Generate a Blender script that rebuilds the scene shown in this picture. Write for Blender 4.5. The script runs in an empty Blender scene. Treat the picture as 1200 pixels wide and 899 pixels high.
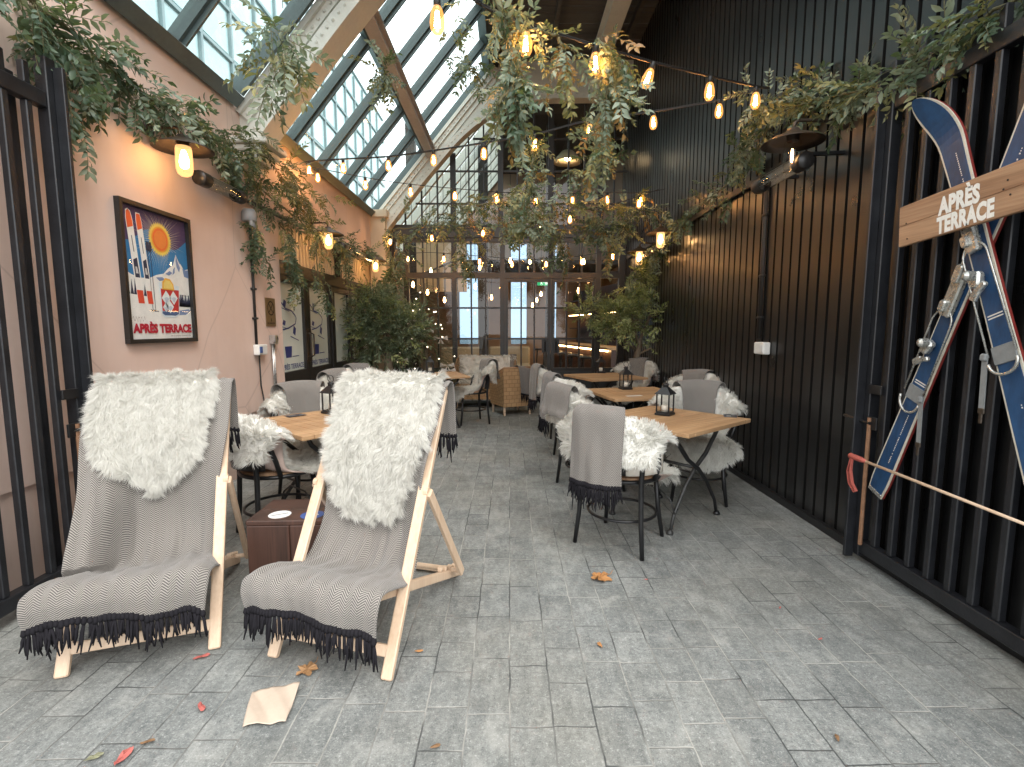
import bpy, math, random
import numpy as np
from mathutils import Vector, Matrix

rad = math.radians
scene = bpy.context.scene
COL = scene.collection

# ------------------------------------------------------------------ camera
H = 1.36
F = 590.0                      # focal length in photo pixels (photo 1200 x 899)
PITCH, YAW = 6.29, 0.29
cam_d = bpy.data.cameras.new("camera")
cam = bpy.data.objects.new("camera", cam_d)
COL.objects.link(cam)
cam.location = (0, 0, H)
cam.rotation_euler = (rad(90 - PITCH), 0, rad(-YAW))
cam_d.sensor_width = 36
cam_d.lens = 36 * F / 1200
cam_d.clip_start = 0.05
cam_d.clip_end = 500
scene.camera = cam
CR = np.array(cam.rotation_euler.to_matrix())

def ray(px, py):
    d = CR @ np.array([(px - 600) / F, (449.5 - py) / F, -1.0])
    return d

def P(px, py, X=None, Y=None, Z=None, plane=None):
    """world point where the sight line through a photo pixel meets a real plane"""
    d = ray(px, py); o = np.array([0, 0, H])
    if X is not None: t = (X - o[0]) / d[0]
    elif Y is not None: t = (Y - o[1]) / d[1]
    elif Z is not None: t = (Z - o[2]) / d[2]
    else:
        a, b = plane            # vertical plane through two ground points
        n = np.array([b[1] - a[1], a[0] - b[0], 0.0])
        t = (n @ (np.array([a[0], a[1], 0]) - o)) / (n @ d)
    return Vector(o + t * d)

XL, XR, YG = -2.45, 2.16, 9.55

# ------------------------------------------------------------------ materials
class NT:
    def __init__(s, name):
        s.m = bpy.data.materials.new(name); s.m.use_nodes = True
        s.t = s.m.node_tree
        s.b = s.t.nodes["Principled BSDF"]
    def n(s, typ, **kw):
        nd = s.t.nodes.new(typ)
        for k, v in kw.items(): setattr(nd, k, v)
        return nd
    def set(s, sock, v):
        if isinstance(v, bpy.types.NodeSocket): s.t.links.new(v, sock)
        elif isinstance(v, tuple) and len(v) == 3 and sock.type == 'RGBA': sock.default_value = (*v, 1)
        else: sock.default_value = v
    def math(s, op, a, b=0.0, c=None):
        nd = s.n("ShaderNodeMath", operation=op)
        s.set(nd.inputs[0], a); s.set(nd.inputs[1], b)
        if c is not None: s.set(nd.inputs[2], c)
        return nd.outputs[0]
    def mix(s, f, a, b, mode='MIX'):
        nd = s.n("ShaderNodeMix", data_type='RGBA', blend_type=mode)
        s.set(nd.inputs[0], f); s.set(nd.inputs[6], a); s.set(nd.inputs[7], b)
        return nd.outputs[2]
    def ramp(s, f, a, b):
        nd = s.n("ShaderNodeMapRange"); nd.clamp = True
        s.set(nd.inputs[0], f); nd.inputs[1].default_value = a; nd.inputs[2].default_value = b
        return nd.outputs[0]
    def coord(s, which="Object", scale=(1, 1, 1), loc=(0, 0, 0), rot=(0, 0, 0)):
        tc = s.n("ShaderNodeTexCoord"); mp = s.n("ShaderNodeMapping")
        s.t.links.new(tc.outputs[which], mp.inputs[0])
        mp.inputs[1].default_value = loc; mp.inputs[2].default_value = rot; mp.inputs[3].default_value = scale
        return mp.outputs[0]
    def noise(s, vec, scale, detail=4, rough=0.55):
        nd = s.n("ShaderNodeTexNoise")
        if vec is not None: s.t.links.new(vec, nd.inputs["Vector"])
        nd.inputs["Scale"].default_value = scale; nd.inputs["Detail"].default_value = detail
        nd.inputs["Roughness"].default_value = rough
        return nd.outputs[0]
    def bump(s, h, strength=0.3, dist=0.01):
        nd = s.n("ShaderNodeBump"); s.set(nd.inputs["Height"], h)
        nd.inputs["Strength"].default_value = strength; nd.inputs["Distance"].default_value = dist
        s.t.links.new(nd.outputs[0], s.b.inputs["Normal"])
    def P(s, **kw):
        for k, v in kw.items(): s.set(s.b.inputs[k.replace('_', ' ')], v)
        return s

def paint(name, col, rough=0.5, var=0.25, scale=6, metal=0.0, bump=0.1, bscale=60, spec=0.5, stretch=(1, 1, 1)):
    """a base colour broken up by wear and grime"""
    q = NT(name); v = q.coord("Object", stretch)
    n1 = q.noise(v, scale, 6, 0.65); n2 = q.noise(v, scale * 9, 3)
    f = q.ramp(q.math('ADD', q.math('MULTIPLY', n1, .7), q.math('MULTIPLY', n2, .3)), .3, .7)
    dark = tuple(c * (1 - var) for c in col); lite = tuple(min(1, c * (1 + var * .7)) for c in col)
    q.P(Base_Color=q.mix(f, dark, lite), Metallic=metal, Specular_IOR_Level=spec)
    q.P(Roughness=q.math('MULTIPLY_ADD', n1, .3, rough - .15))
    if bump: q.bump(q.noise(v, bscale, 3), bump, .004)
    return q.m

def wood(name, a, b, axis=0, rough=0.55, ring=14.0, fine=90, bump=.25):
    q = NT(name); st = [ring, ring, ring]; st[axis] = ring * .06
    v = q.coord("Object", tuple(st)); n1 = q.noise(v, 1.0, 6, .6)
    st2 = [fine] * 3; st2[axis] = fine * .03
    n2 = q.noise(q.coord("Object", tuple(st2)), 1.0, 3)
    f = q.ramp(q.math('MULTIPLY_ADD', n2, .4, q.math('MULTIPLY', n1, .6)), .34, .66)
    q.P(Base_Color=q.mix(f, a, b), Roughness=q.math('MULTIPLY_ADD', n2, .25, rough - .1))
    q.bump(n2, bump, .002)
    return q.m

def emit(name, col, strength):
    q = NT(name); q.P(Base_Color=col, Emission_Color=col, Emission_Strength=strength, Roughness=.4)
    return q.m

def glass(name, tint=(1, 1, 1), refl=1.0, rough=0.0, haze=0.0):
    q = NT(name); t = q.t
    tr = q.n("ShaderNodeBsdfTransparent"); q.set(tr.inputs[0], tint)
    gl = q.n("ShaderNodeBsdfGlossy"); gl.inputs["Roughness"].default_value = rough
    lw = q.n("ShaderNodeLayerWeight"); lw.inputs[0].default_value = .5
    f = q.math('MULTIPLY', q.math('MULTIPLY_ADD', q.math('POWER', lw.outputs[1], 5.0), .8, .055), refl)
    mx = q.n("ShaderNodeMixShader"); t.links.new(f, mx.inputs[0])
    t.links.new(tr.outputs[0], mx.inputs[1]); t.links.new(gl.outputs[0], mx.inputs[2])
    out = mx.outputs[0]
    if haze:
        df = q.n("ShaderNodeBsdfDiffuse"); df.inputs[0].default_value = (.75, .8, .78, 1)
        mz = q.n("ShaderNodeMixShader"); mz.inputs[0].default_value = haze
        dirt = q.noise(q.coord("Object"), 3.0, 5)
        t.links.new(q.math('MULTIPLY', q.ramp(dirt, .3, .75), haze), mz.inputs[0])
        t.links.new(out, mz.inputs[1]); t.links.new(df.outputs[0], mz.inputs[2]); out = mz.outputs[0]
    t.links.new(out, t.nodes["Material Output"].inputs[0])
    return q.m

M = {}
def mk_pavers():
    q = NT("stone_pavers")
    tc = q.n("ShaderNodeTexCoord"); sp = q.n("ShaderNodeSeparateXYZ"); q.t.links.new(tc.outputs["Object"], sp.inputs[0])
    wob = q.noise(q.coord("Object"), 9, 2)
    x = q.math('ADD', sp.outputs[0], q.math('MULTIPLY', q.math('SUBTRACT', wob, .5), .012))
    y = q.math('ADD', sp.outputs[1], q.math('MULTIPLY', q.math('SUBTRACT', wob, .5), .012))
    W = .15
    def wn(a, b):
        c = q.n("ShaderNodeCombineXYZ"); q.set(c.inputs[0], a); q.set(c.inputs[1], b)
        w = q.n("ShaderNodeTexWhiteNoise", noise_dimensions='2D'); q.t.links.new(c.outputs[0], w.inputs[0]); return w.outputs[0]
    xr = q.math('DIVIDE', x, W); row = q.math('FLOOR', xr); fx = q.math('FRACT', xr)
    L = q.math('MULTIPLY_ADD', wn(row, 3.3), .14, .185)
    yr = q.math('ADD', q.math('DIVIDE', y, L), q.math('MULTIPLY', wn(row, 7.7), 9.0))
    cidx = q.math('FLOOR', yr); fy = q.math('FRACT', yr)
    ex = q.math('MULTIPLY', q.math('SUBTRACT', .5, q.math('ABSOLUTE', q.math('SUBTRACT', fx, .5))), W)
    ey = q.math('MULTIPLY', q.math('SUBTRACT', .5, q.math('ABSOLUTE', q.math('SUBTRACT', fy, .5))), L)
    e = q.math('MINIMUM', ex, ey)
    n_edge = q.noise(q.coord("Object"), 70, 3)
    e2 = q.math('ADD', e, q.math('MULTIPLY', q.math('SUBTRACT', n_edge, .5), .004))
    stone = q.ramp(e2, .0008, .0042)
    cell = wn(row, cidx); cell2 = wn(cidx, row)
    v = q.coord("Object")
    streak = q.noise(q.coord("Object", (24, 8, 1)), 1.0, 6, .7)
    grit = q.math('ADD', q.math('MULTIPLY', q.noise(v, 190, 3, .7), .5), q.math('MULTIPLY', q.noise(v, 62, 4, .75), .5)); big = q.noise(v, .9, 4); mid = q.noise(v, 14, 5, .7)
    tone = q.math('ADD', q.math('MULTIPLY', cell, .13), q.math('ADD', q.math('MULTIPLY', streak, .8), q.math('MULTIPLY', mid, .3)))
    c = q.mix(q.ramp(tone, .27, .9), (.072, .082, .084), (.305, .315, .30))
    c = q.mix(q.math('MULTIPLY', q.ramp(grit, .53, .64), .6), c, (.52, .53, .51))
    c = q.mix(q.math('MULTIPLY', q.ramp(grit, .48, .38), .65), c, (.045, .05, .052))
    blot = q.noise(v, 5.5, 5, .7)
    c = q.mix(q.math('MULTIPLY', q.ramp(blot, .52, .64), .35), c, (.085, .092, .092))
    c = q.mix(q.math('MULTIPLY', q.ramp(blot, .46, .36), .3), c, (.42, .42, .39))
    c = q.mix(q.math('MULTIPLY', q.ramp(big, .42, .68), .5), c, q.mix(.5, c, (.25, .225, .165)))
    c = q.mix(q.math('MULTIPLY', q.ramp(cell2, .8, .98), .2), c, (.09, .095, .092))
    jn = q.noise(v, 2.3, 3)
    jc = q.mix(q.ramp(jn, .42, .6), (.06, .063, .062), (.36, .355, .325))
    c = q.mix(stone, jc, c)
    q.P(Base_Color=c, Roughness=q.math('MULTIPLY_ADD', mid, .3, .66), Specular_IOR_Level=.28)
    h = q.math('ADD', q.math('MULTIPLY', stone, .6), q.math('ADD', q.math('MULTIPLY', grit, .22), q.math('MULTIPLY', streak, .45)))
    h = q.math('ADD', h, q.math('MULTIPLY', cell, .25))
    q.bump(h, .55, .006)
    return q.m

def mk_plaster(name, a, b, stain):
    q = NT(name); v = q.coord("Object")
    big = q.noise(v, 1.1, 5, .6); sm = q.noise(v, 22, 4); run = q.noise(q.coord("Object", (1, 5, .5)), 1.4, 5, .6)
    c = q.mix(q.ramp(big, .35, .68), a, b)
    c = q.mix(q.math('MULTIPLY', q.ramp(run, .55, .8), .35), c, stain)
    z = q.n("ShaderNodeSeparateXYZ"); q.t.links.new(v, z.inputs[0])
    c = q.mix(q.math('MULTIPLY', q.ramp(q.math('ADD', z.outputs[2], q.math('MULTIPLY', run, -.5)), .35, -.1), .5), c, (.2, .15, .12))
    vo = q.n("ShaderNodeTexVoronoi", feature='DISTANCE_TO_EDGE'); vo.inputs["Scale"].default_value = .55
    wv = q.mix(.16, v, q.n("ShaderNodeTexNoise").outputs[1])
    q.t.links.new(wv, vo.inputs["Vector"])
    c = q.mix(q.math('MULTIPLY', q.ramp(vo.outputs[0], .0035, .001), .2), c, (.2, .13, .11))
    q.P(Base_Color=c, Roughness=q.math('MULTIPLY_ADD', sm, .25, .5), Specular_IOR_Level=.35)
    q.bump(q.math('ADD', q.math('MULTIPLY', big, .9), q.math('MULTIPLY', sm, .12)), .35, .02)
    return q.m

def mk_blackmetal():
    q = NT("black_painted_metal"); v = q.coord("Object")
    n = q.noise(v, 2.2, 5, .6); s = q.noise(q.coord("Object", (4, 4, .5)), 2.5, 4); dust = q.noise(v, 130, 2, .7)
    z = q.n("ShaderNodeSeparateXYZ"); q.t.links.new(v, z.inputs[0])
    c = q.mix(q.ramp(n, .3, .7), (.0075, .0075, .0078), (.017, .0168, .017))
    c = q.mix(q.math('MULTIPLY', q.ramp(dust, .69, .76), .3), c, (.16, .15, .14))
    c = q.mix(q.math('MULTIPLY', q.ramp(z.outputs[2], .5, -.05), q.ramp(s, .35, .7)), c, (.05, .05, .048))
    q.P(Base_Color=c, Roughness=q.math('MULTIPLY_ADD', n, .24, .19), Specular_IOR_Level=.55)
    q.bump(q.math('ADD', n, q.math('MULTIPLY', s, .3)), .12, .01)
    return q.m

def mk_weave(name, dark, lite, P_=.052, s=.0125):
    """herringbone from UV in metres"""
    q = NT(name); tc = q.n("ShaderNodeTexCoord"); sp = q.n("ShaderNodeSeparateXYZ"); q.t.links.new(tc.outputs["UV"], sp.inputs[0])
    u, v = sp.outputs[0], sp.outputs[1]
    nz = q.noise(tc.outputs["UV"], 7, 2)
    z = q.math('PINGPONG', u, P_ / 2)
    fr = q.math('FRACT', q.math('DIVIDE', q.math('ADD', q.math('ADD', v, z), q.math('MULTIPLY', nz, .012)), s))
    t = q.math('ABSOLUTE', q.math('SUBTRACT', fr, .5))
    f = q.ramp(t, .17, .31)
    fine = q.noise(tc.outputs["UV"], 420, 2)
    big = q.noise(tc.outputs["UV"], 5, 3)
    c = q.mix(f, lite, dark)
    c = q.mix(q.math('MULTIPLY', q.ramp(fine, .4, .7), .5), c, q.mix(.5, lite, dark))
    c = q.mix(q.math('MULTIPLY', q.ramp(big, .35, .7), .22), c, (.2, .17, .145))
    q.P(Base_Color=c, Roughness=.95, Specular_IOR_Level=.1, Sheen_Weight=.25)
    q.bump(q.math('ADD', q.math('MULTIPLY', t, -1.0), q.math('MULTIPLY', fine, .5)), .6, .004)
    return q.m

def mk_leaf(name, a, b, trans=.3, rough=.42):
    q = NT(name); n = q.noise(q.coord("Object"), 7, 2)
    r = q.n("ShaderNodeNewGeometry").outputs["Random Per Island"]
    f = q.math('ADD', q.math('MULTIPLY', n, .4), q.math('MULTIPLY', r, .6))
    c = q.mix(q.ramp(f, .2, .85), a, b)
    q.P(Base_Color=c, Roughness=rough, Specular_IOR_Level=.5)
    tl = q.n("ShaderNodeBsdfTranslucent"); q.set(tl.inputs[0], q.mix(.5, c, (.25, .32, .06)))
    mx = q.n("ShaderNodeMixShader"); mx.inputs[0].default_value = trans
    out = q.t.nodes["Material Output"]
    q.t.links.new(q.b.outputs[0], mx.inputs[1]); q.t.links.new(tl.outputs[0], mx.inputs[2]); q.t.links.new(mx.outputs[0], out.inputs[0])
    return q.m

def mk_fur(name, a, b):
    q = NT(name); r = q.n("ShaderNodeNewGeometry").outputs["Random Per Island"]
    n = q.noise(q.coord("Object"), 16, 3)
    c = q.mix(q.ramp(q.math('ADD', q.math('MULTIPLY', r, .5), q.math('MULTIPLY', n, .5)), .25, .75), a, b)
    q.P(Base_Color=c, Roughness=.75, Specular_IOR_Level=.25, Sheen_Weight=.3)
    tl = q.n("ShaderNodeBsdfTranslucent"); q.set(tl.inputs[0], c)
    mx = q.n("ShaderNodeMixShader"); mx.inputs[0].default_value = .5
    q.t.links.new(q.b.outputs[0], mx.inputs[1]); q.t.links.new(tl.outputs[0], mx.inputs[2])
    q.t.links.new(mx.outputs[0], q.t.nodes["Material Output"].inputs[0])
    return q.m

M['pavers'] = mk_pavers()
M['pink'] = mk_plaster("pink_plaster", (.71, .535, .455), (.78, .61, .53), (.60, .455, .385))
M['cream_wall'] = mk_plaster("cream_boards", (.62, .5, .36), (.7, .58, .43), (.5, .38, .25))
M['black'] = mk_blackmetal()
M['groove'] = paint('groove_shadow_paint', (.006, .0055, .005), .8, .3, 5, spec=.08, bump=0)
M['gate'] = paint("gate_paint", (.014, .015, .018), .42, .5, 9, bump=.25, bscale=70)
M['creamsteel'] = paint("cream_steel_paint", (.70, .68, .61), .5, .14, 3, bump=.2, bscale=40)
M['purlin'] = paint("taupe_steel_paint", (.46, .42, .40), .5, .2, 3)
M['teal'] = paint("glazing_bar_paint", (.085, .115, .115), .42, .25, 4)
M['darkframe'] = paint("dark_frame_paint", (.022, .02, .019), .38, .4, 5)
M['graphite'] = paint("graphite_panel", (.03, .034, .037), .45, .3, 4)
M['iron'] = paint("black_iron", (.012, .012, .013), .4, .5, 20, bump=.15)
M['greyiron'] = paint("worn_iron", (.06, .06, .058), .45, .5, 25, metal=.4)
M['steel'] = paint("bright_steel", (.55, .55, .54), .3, .3, 20, metal=.9)
M['pine'] = wood("pale_beech", (.56, .39, .26), (.72, .55, .40), 2, .5, 9)
M['teak'] = wood("teak_slats", (.31, .17, .08), (.53, .33, .175), 0, .5, 12)
M['crate'] = wood("dark_stained_wood", (.025, .012, .008), (.085, .037, .024), 2, .45, 8)
M['signwood'] = wood("weathered_board", (.2, .105, .055), (.46, .29, .17), 1, .7, 16)
M['planks'] = wood("dark_ceiling_boards", (.05, .045, .041), (.13, .118, .105), 0, .6, 7)
M['bark'] = wood("olive_bark", (.1, .075, .05), (.3, .24, .17), 2, .9, 12, 60, .8)
M['fur'] = mk_fur("white_fleece", (.72, .705, .655), (.83, .82, .775))
M['hide'] = paint("fleece_hide", (.6, .46, .4), .8, .12, 6, bump=.2)
M['furbase'] = paint("fleece_underwool", (.72, .7, .65), .9, .06, 10, bump=.4, bscale=90, spec=.1)
M['weave'] = mk_weave("herringbone_weave", (.055, .052, .05), (.36, .332, .30), .046, .0095)
M['weave2'] = mk_weave("grey_blanket_weave", (.085, .08, .078), (.3, .28, .262), .04, .011)
M['fringe'] = paint("black_fringe_yarn", (.016, .015, .018), .9, .3, 20, spec=.1)
M['canvas'] = paint("deckchair_canvas", (.5, .47, .42), .9, .1, 8)
M['cushion'] = paint("cream_cushion", (.7, .64, .55), .85, .08, 4, bump=.2, bscale=200)
M['leafA'] = mk_leaf("garland_leaf_deep", (.04, .075, .045), (.11, .165, .1))
M['leafB'] = mk_leaf("garland_leaf_sage", (.15, .2, .14), (.3, .35, .25))
M['leafC'] = mk_leaf("garland_leaf_olive", (.17, .17, .07), (.32, .3, .13))
M['leafD'] = mk_leaf("garland_leaf_autumn", (.26, .13, .04), (.4, .23, .08))
M['olive'] = mk_leaf("olive_leaf", (.2, .25, .08), (.46, .5, .24))
M['olive2'] = mk_leaf("dark_olive_leaf", (.08, .12, .065), (.24, .29, .19))
M['fir'] = mk_leaf("fir_needles", (.015, .035, .02), (.04, .075, .04), .1)
M['stem'] = paint("stem_green_brown", (.14, .13, .065), .8, .3, 20)
M['cable'] = paint("black_cable", (.014, .013, .012), .55, .2, 20)
M['pane'] = glass("window_glass", (.93, .96, .95), 1.0)
M['skyglass'] = glass("roof_glass", (.86, .955, .95), 1.0, .03, .07)
M['clear'] = glass("clear_glass", (.97, .97, .96), .8)
M['white'] = paint("white_plastic", (.75, .74, .7), .4, .06, 5)
M['rust'] = paint("rusty_steel", (.25, .13, .07), .7, .4, 30)
M['shade'] = paint("aged_brass_shade", (.055, .04, .028), .45, .35, 12, metal=.3)
M['lampbulb'] = emit("lit_lamp_bulb", (1, .68, .38), 125)
M['fil'] = emit("hot_filament", (1, .57, .25), 300)
M['fil2'] = emit("dim_filament", (1, .54, .21), 25)
M['candle'] = paint("candle_wax", (.85, .8, .7), .6, .05)
# ------------------------------------------------------------------ objects
MAT = {}                                    # world matrices, kept by hand
def thing(name, label, cat, loc=(0, 0, 0), rotz=0.0, group=None):
    o = bpy.data.objects.new(name, None); COL.objects.link(o)
    o.location = loc; o.rotation_euler = (0, 0, rotz); o.empty_display_size = .1
    o["label"] = label; o["category"] = cat
    if group: o["group"] = group
    MAT[o.name] = Matrix.Translation(Vector(loc)) @ Matrix.Rotation(rotz, 4, 'Z')
    return o

def tag(o, label, cat, group=None, kind=None):
    if label: o["label"] = label
    if cat: o["category"] = cat
    if group: o["group"] = group
    if kind: o["kind"] = kind
    return o

def link_mesh(name, me, parent=None, world=True):
    o = bpy.data.objects.new(name, me); COL.objects.link(o)
    if parent is not None:
        o.parent = parent; pm = MAT[parent.name]
        if world: me.transform(pm.inverted())
        MAT[o.name] = pm
    else: MAT[o.name] = Matrix.Identity(4)
    return o

def centre_origin(o):
    """move a parentless mesh's origin to its own base"""
    me = o.data
    n = len(me.vertices); a = np.empty(n * 3, np.float32); me.vertices.foreach_get("co", a); a = a.reshape(-1, 3)
    c = np.array([(a[:, 0].min() + a[:, 0].max()) / 2, (a[:, 1].min() + a[:, 1].max()) / 2, a[:, 2].min()])
    me.transform(Matrix.Translation(-Vector(c))); o.location = c
    MAT[o.name] = Matrix.Translation(Vector(c))
    return o

def dup(root, loc, rotz, label=None, group=None, swap=None):
    """a copy of a thing, its parts and their sub-parts"""
    def rec(o, parent):
        c = o.copy(); COL.objects.link(c)
        if parent is not None:
            c.parent = parent; c.matrix_parent_inverse = o.matrix_parent_inverse.copy()
        for ch in KIDS.get(o.name, []): 
            k = rec(ch, c); KIDS.setdefault(c.name, []).append(k)
        return c
    global KIDS
    KIDS = {}
    for x in COL.objects:
        if x.parent is not None: KIDS.setdefault(x.parent.name, []).append(x)
    r = rec(root, None); r.location = loc; r.rotation_euler = (0, 0, rotz)
    MAT[r.name] = Matrix.Translation(Vector(loc)) @ Matrix.Rotation(rotz, 4, 'Z')
    if label: r["label"] = label
    if group: r["group"] = group
    return r

class MB:
    def __init__(s): s.v = []; s.f = []; s.mi = []; s.uv = {}; s.m = 0
    def add(s, vs, fs):
        b = len(s.v); s.v += [tuple(x) for x in vs]
        for f in fs: s.f.append(tuple(b + i for i in f)); s.mi.append(s.m)
        return s
    def box(s, c, size, R=None, bev=0.0):
        x, y, z = [d / 2 for d in size]
        if bev:
            b = min(bev, x * .8, y * .8, z * .8); vs = []; 
            ring = [(x - b, y), (x, y - b), (x, -y + b), (x - b, -y), (-x + b, -y), (-x, -y + b), (-x, y - b), (-x + b, y)]
            inr = [(p[0] - math.copysign(b * .6, p[0]), p[1] - math.copysign(b * .6, p[1])) for p in ring]
            for zz, rr in ((-z, inr), (-z + b, ring), (z - b, ring), (z, inr)): vs += [(px, py, zz) for px, py in rr]
            fs = [tuple(range(8)), tuple(reversed(range(24, 32)))]
            for k in range(3):
                for i in range(8):
                    j = (i + 1) % 8; fs.append((k * 8 + j, k * 8 + i, k * 8 + 8 + i, k * 8 + 8 + j)[::-1])
            fs = [f[::-1] for f in fs]
            fs[0] = tuple(range(8)); fs[1] = tuple(reversed(range(24, 32)))
        else:
            vs = [(-x, -y, -z), (x, -y, -z), (x, y, -z), (-x, y, -z), (-x, -y, z), (x, -y, z), (x, y, z), (-x, y, z)]
            fs = [(3, 2, 1, 0), (4, 5, 6, 7), (0, 1, 5, 4), (1, 2, 6, 5), (2, 3, 7, 6), (3, 0, 4, 7)]
        c = Vector(c)
        s.add([c + ((R @ Vector(p)) if R is not None else Vector(p)) for p in vs], fs); return s
    def bar(s, a, b, w, h, up=(0, 0, 1), bev=0.0):
        """box beam from a to b; w across, h along up"""
        a, b = Vector(a), Vector(b); d = (b - a); L = d.length; d.normalize()
        u = Vector(up); r = d.cross(u)
        if r.length < 1e-4: r = d.cross(Vector((1, 0, 0)))
        r.normalize(); u = r.cross(d)
        R = Matrix((r, d, u)).transposed()
        return s.box((a + b) / 2, (w, L, h), R, bev)
    def tube(s, pts, r, seg=8, closed=False, caps=True):
        pts = [Vector(p) for p in pts]; n = len(pts)
        rs = r if isinstance(r, (list, tuple)) else [r] * n
        t0 = None; vs = []
        for i, p in enumerate(pts):
            a = pts[(i - 1) % n] if (closed or i > 0) else p; b = pts[(i + 1) % n] if (closed or i < n - 1) else p
            t = (b - a).normalized()
            if t0 is None:
                nrm = t.orthogonal().normalized()
            else:
                q = t0.rotation_difference(t); nrm = (q @ nrm).normalized()
            t0 = t; bi = t.cross(nrm)
            for k in range(seg):
                an = 2 * math.pi * k / seg
                vs.append(p + (nrm * math.cos(an) + bi * math.sin(an)) * rs[i])
        fs = []
        for i in range(n if closed else n - 1):
            j = (i + 1) % n
            for k in range(seg):
                l = (k + 1) % seg
                fs.append((i * seg + k, i * seg + l, j * seg + l, j * seg + k))
        if caps and not closed:
            fs.append(tuple(reversed(range(seg)))); fs.append(tuple(range((n - 1) * seg, n * seg)))
        s.add(vs, fs); return s
    def lathe(s, prof, c=(0, 0, 0), seg=20, R=None, caps=False):
        """profile of (radius, z)"""
        c = Vector(c); vs = []; fs = []
        for r, z in prof:
            for k in range(seg):
                a = 2 * math.pi * k / seg; p = Vector((r * math.cos(a), r * math.sin(a), z))
                vs.append(c + (R @ p if R is not None else p))
        for i in range(len(prof) - 1):
            for k in range(seg):
                l = (k + 1) % seg; fs.append((i * seg + k, i * seg + l, (i + 1) * seg + l, (i + 1) * seg + k))
        if caps:
            fs.append(tuple(reversed(range(seg)))); fs.append(tuple(range((len(prof) - 1) * seg, len(prof) * seg)))
        s.add(vs, fs); return s
    def prism(s, poly, a, b):
        """poly: 3-D points of the cap; extruded by vector b (a unused offset)"""
        n = len(poly); e = Vector(b); o = Vector(a)
        vs = [Vector(p) + o for p in poly] + [Vector(p) + o + e for p in poly]
        fs = [tuple(range(n)), tuple(reversed(range(n, 2 * n)))]
        for i in range(n):
            j = (i + 1) % n; fs.append((j, i, n + i, n + j))
        s.add(vs, fs); return s
    def quad(s, a, b, c, d): return s.add([a, b, c, d], [(0, 1, 2, 3)])
    def poly(s, pts): return s.add(pts, [tuple(range(len(pts)))])
    def build(s, name, mat, parent=None, world=True, smooth=False, fix=True):
        me = bpy.data.meshes.new(name); me.from_pydata(s.v, [], s.f)
        mats = mat if isinstance(mat, (list, tuple)) else [mat]
        for m in mats: me.materials.append(m)
        if len(mats) > 1: me.polygons.foreach_set("material_index", s.mi)
        if fix:
            import bmesh
            bm = bmesh.new(); bm.from_mesh(me); bmesh.ops.recalc_face_normals(bm, faces=bm.faces); bm.to_mesh(me); bm.free()
        if smooth: shade(me, smooth)
        me.update()
        o = link_mesh(name, me, parent, world)
        if parent is None and world: centre_origin(o)
        return o

def shade(me, ang=40):
    me.polygons.foreach_set("use_smooth", [True] * len(me.polygons))
    if ang is not True:
        me.update()
        import bmesh
        bm = bmesh.new(); bm.from_mesh(me)
        lim = rad(ang)
        for e in bm.edges:
            e.smooth = len(e.link_faces) == 2 and e.calc_face_angle(0) < lim
        bm.to_mesh(me); bm.free()

def tri_mesh(name, v, t, mats, mi=None, parent=None, world=True, smooth=False, uv=None):
    v = np.ascontiguousarray(v, np.float32); t = np.ascontiguousarray(t, np.int32); k = t.shape[1]
    me = bpy.data.meshes.new(name); me.vertices.add(len(v)); me.vertices.foreach_set("co", v.ravel())
    me.loops.add(t.size); me.loops.foreach_set("vertex_index", t.ravel())
    me.polygons.add(len(t)); me.polygons.foreach_set("loop_start", np.arange(0, t.size, k, dtype=np.int32))
    try: me.polygons.foreach_set("loop_total", np.full(len(t), k, np.int32))
    except Exception: pass
    for m in (mats if isinstance(mats, (list, tuple)) else [mats]): me.materials.append(m)
    if mi is not None: me.polygons.foreach_set("material_index", np.ascontiguousarray(mi, np.int32))
    if smooth: me.polygons.foreach_set("use_smooth", np.ones(len(t), bool))
    if uv is not None:
        l = me.uv_layers.new(name="UVMap"); l.data.foreach_set("uv", np.ascontiguousarray(uv[t.ravel()], np.float32).ravel())
    me.update(calc_edges=True); me.validate()
    o = link_mesh(name, me, parent, world)
    if parent is None and world: centre_origin(o)
    return o

def grid_arrays(fn, nu, nv):
    u, v = np.meshgrid(np.linspace(-1, 1, nu), np.linspace(0, 1, nv))
    p = fn(u.ravel(), v.ravel())
    i = np.arange(nu * nv).reshape(nv, nu)
    f = np.stack([i[:-1, :-1].ravel(), i[:-1, 1:].ravel(), i[1:, 1:].ravel(), i[1:, :-1].ravel()], 1)
    return p, f

def catmull(ctrl, t):
    """ctrl (K,N,3), t (N,) in 0..1"""
    K = ctrl.shape[0]; x = np.clip(t, 0, 1) * (K - 1); i = np.minimum(x.astype(int), K - 2); f = (x - i)[:, None]
    n = np.arange(len(t))
    g = lambda k: ctrl[np.clip(k, 0, K - 1), n]
    p0, p1, p2, p3 = g(i - 1), g(i), g(i + 1), g(i + 2)
    return .5 * (2 * p1 + (p2 - p0) * f + (2 * p0 - 5 * p1 + 4 * p2 - p3) * f ** 2 + (3 * p1 - p0 - 3 * p2 + p3) * f ** 3)

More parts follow.
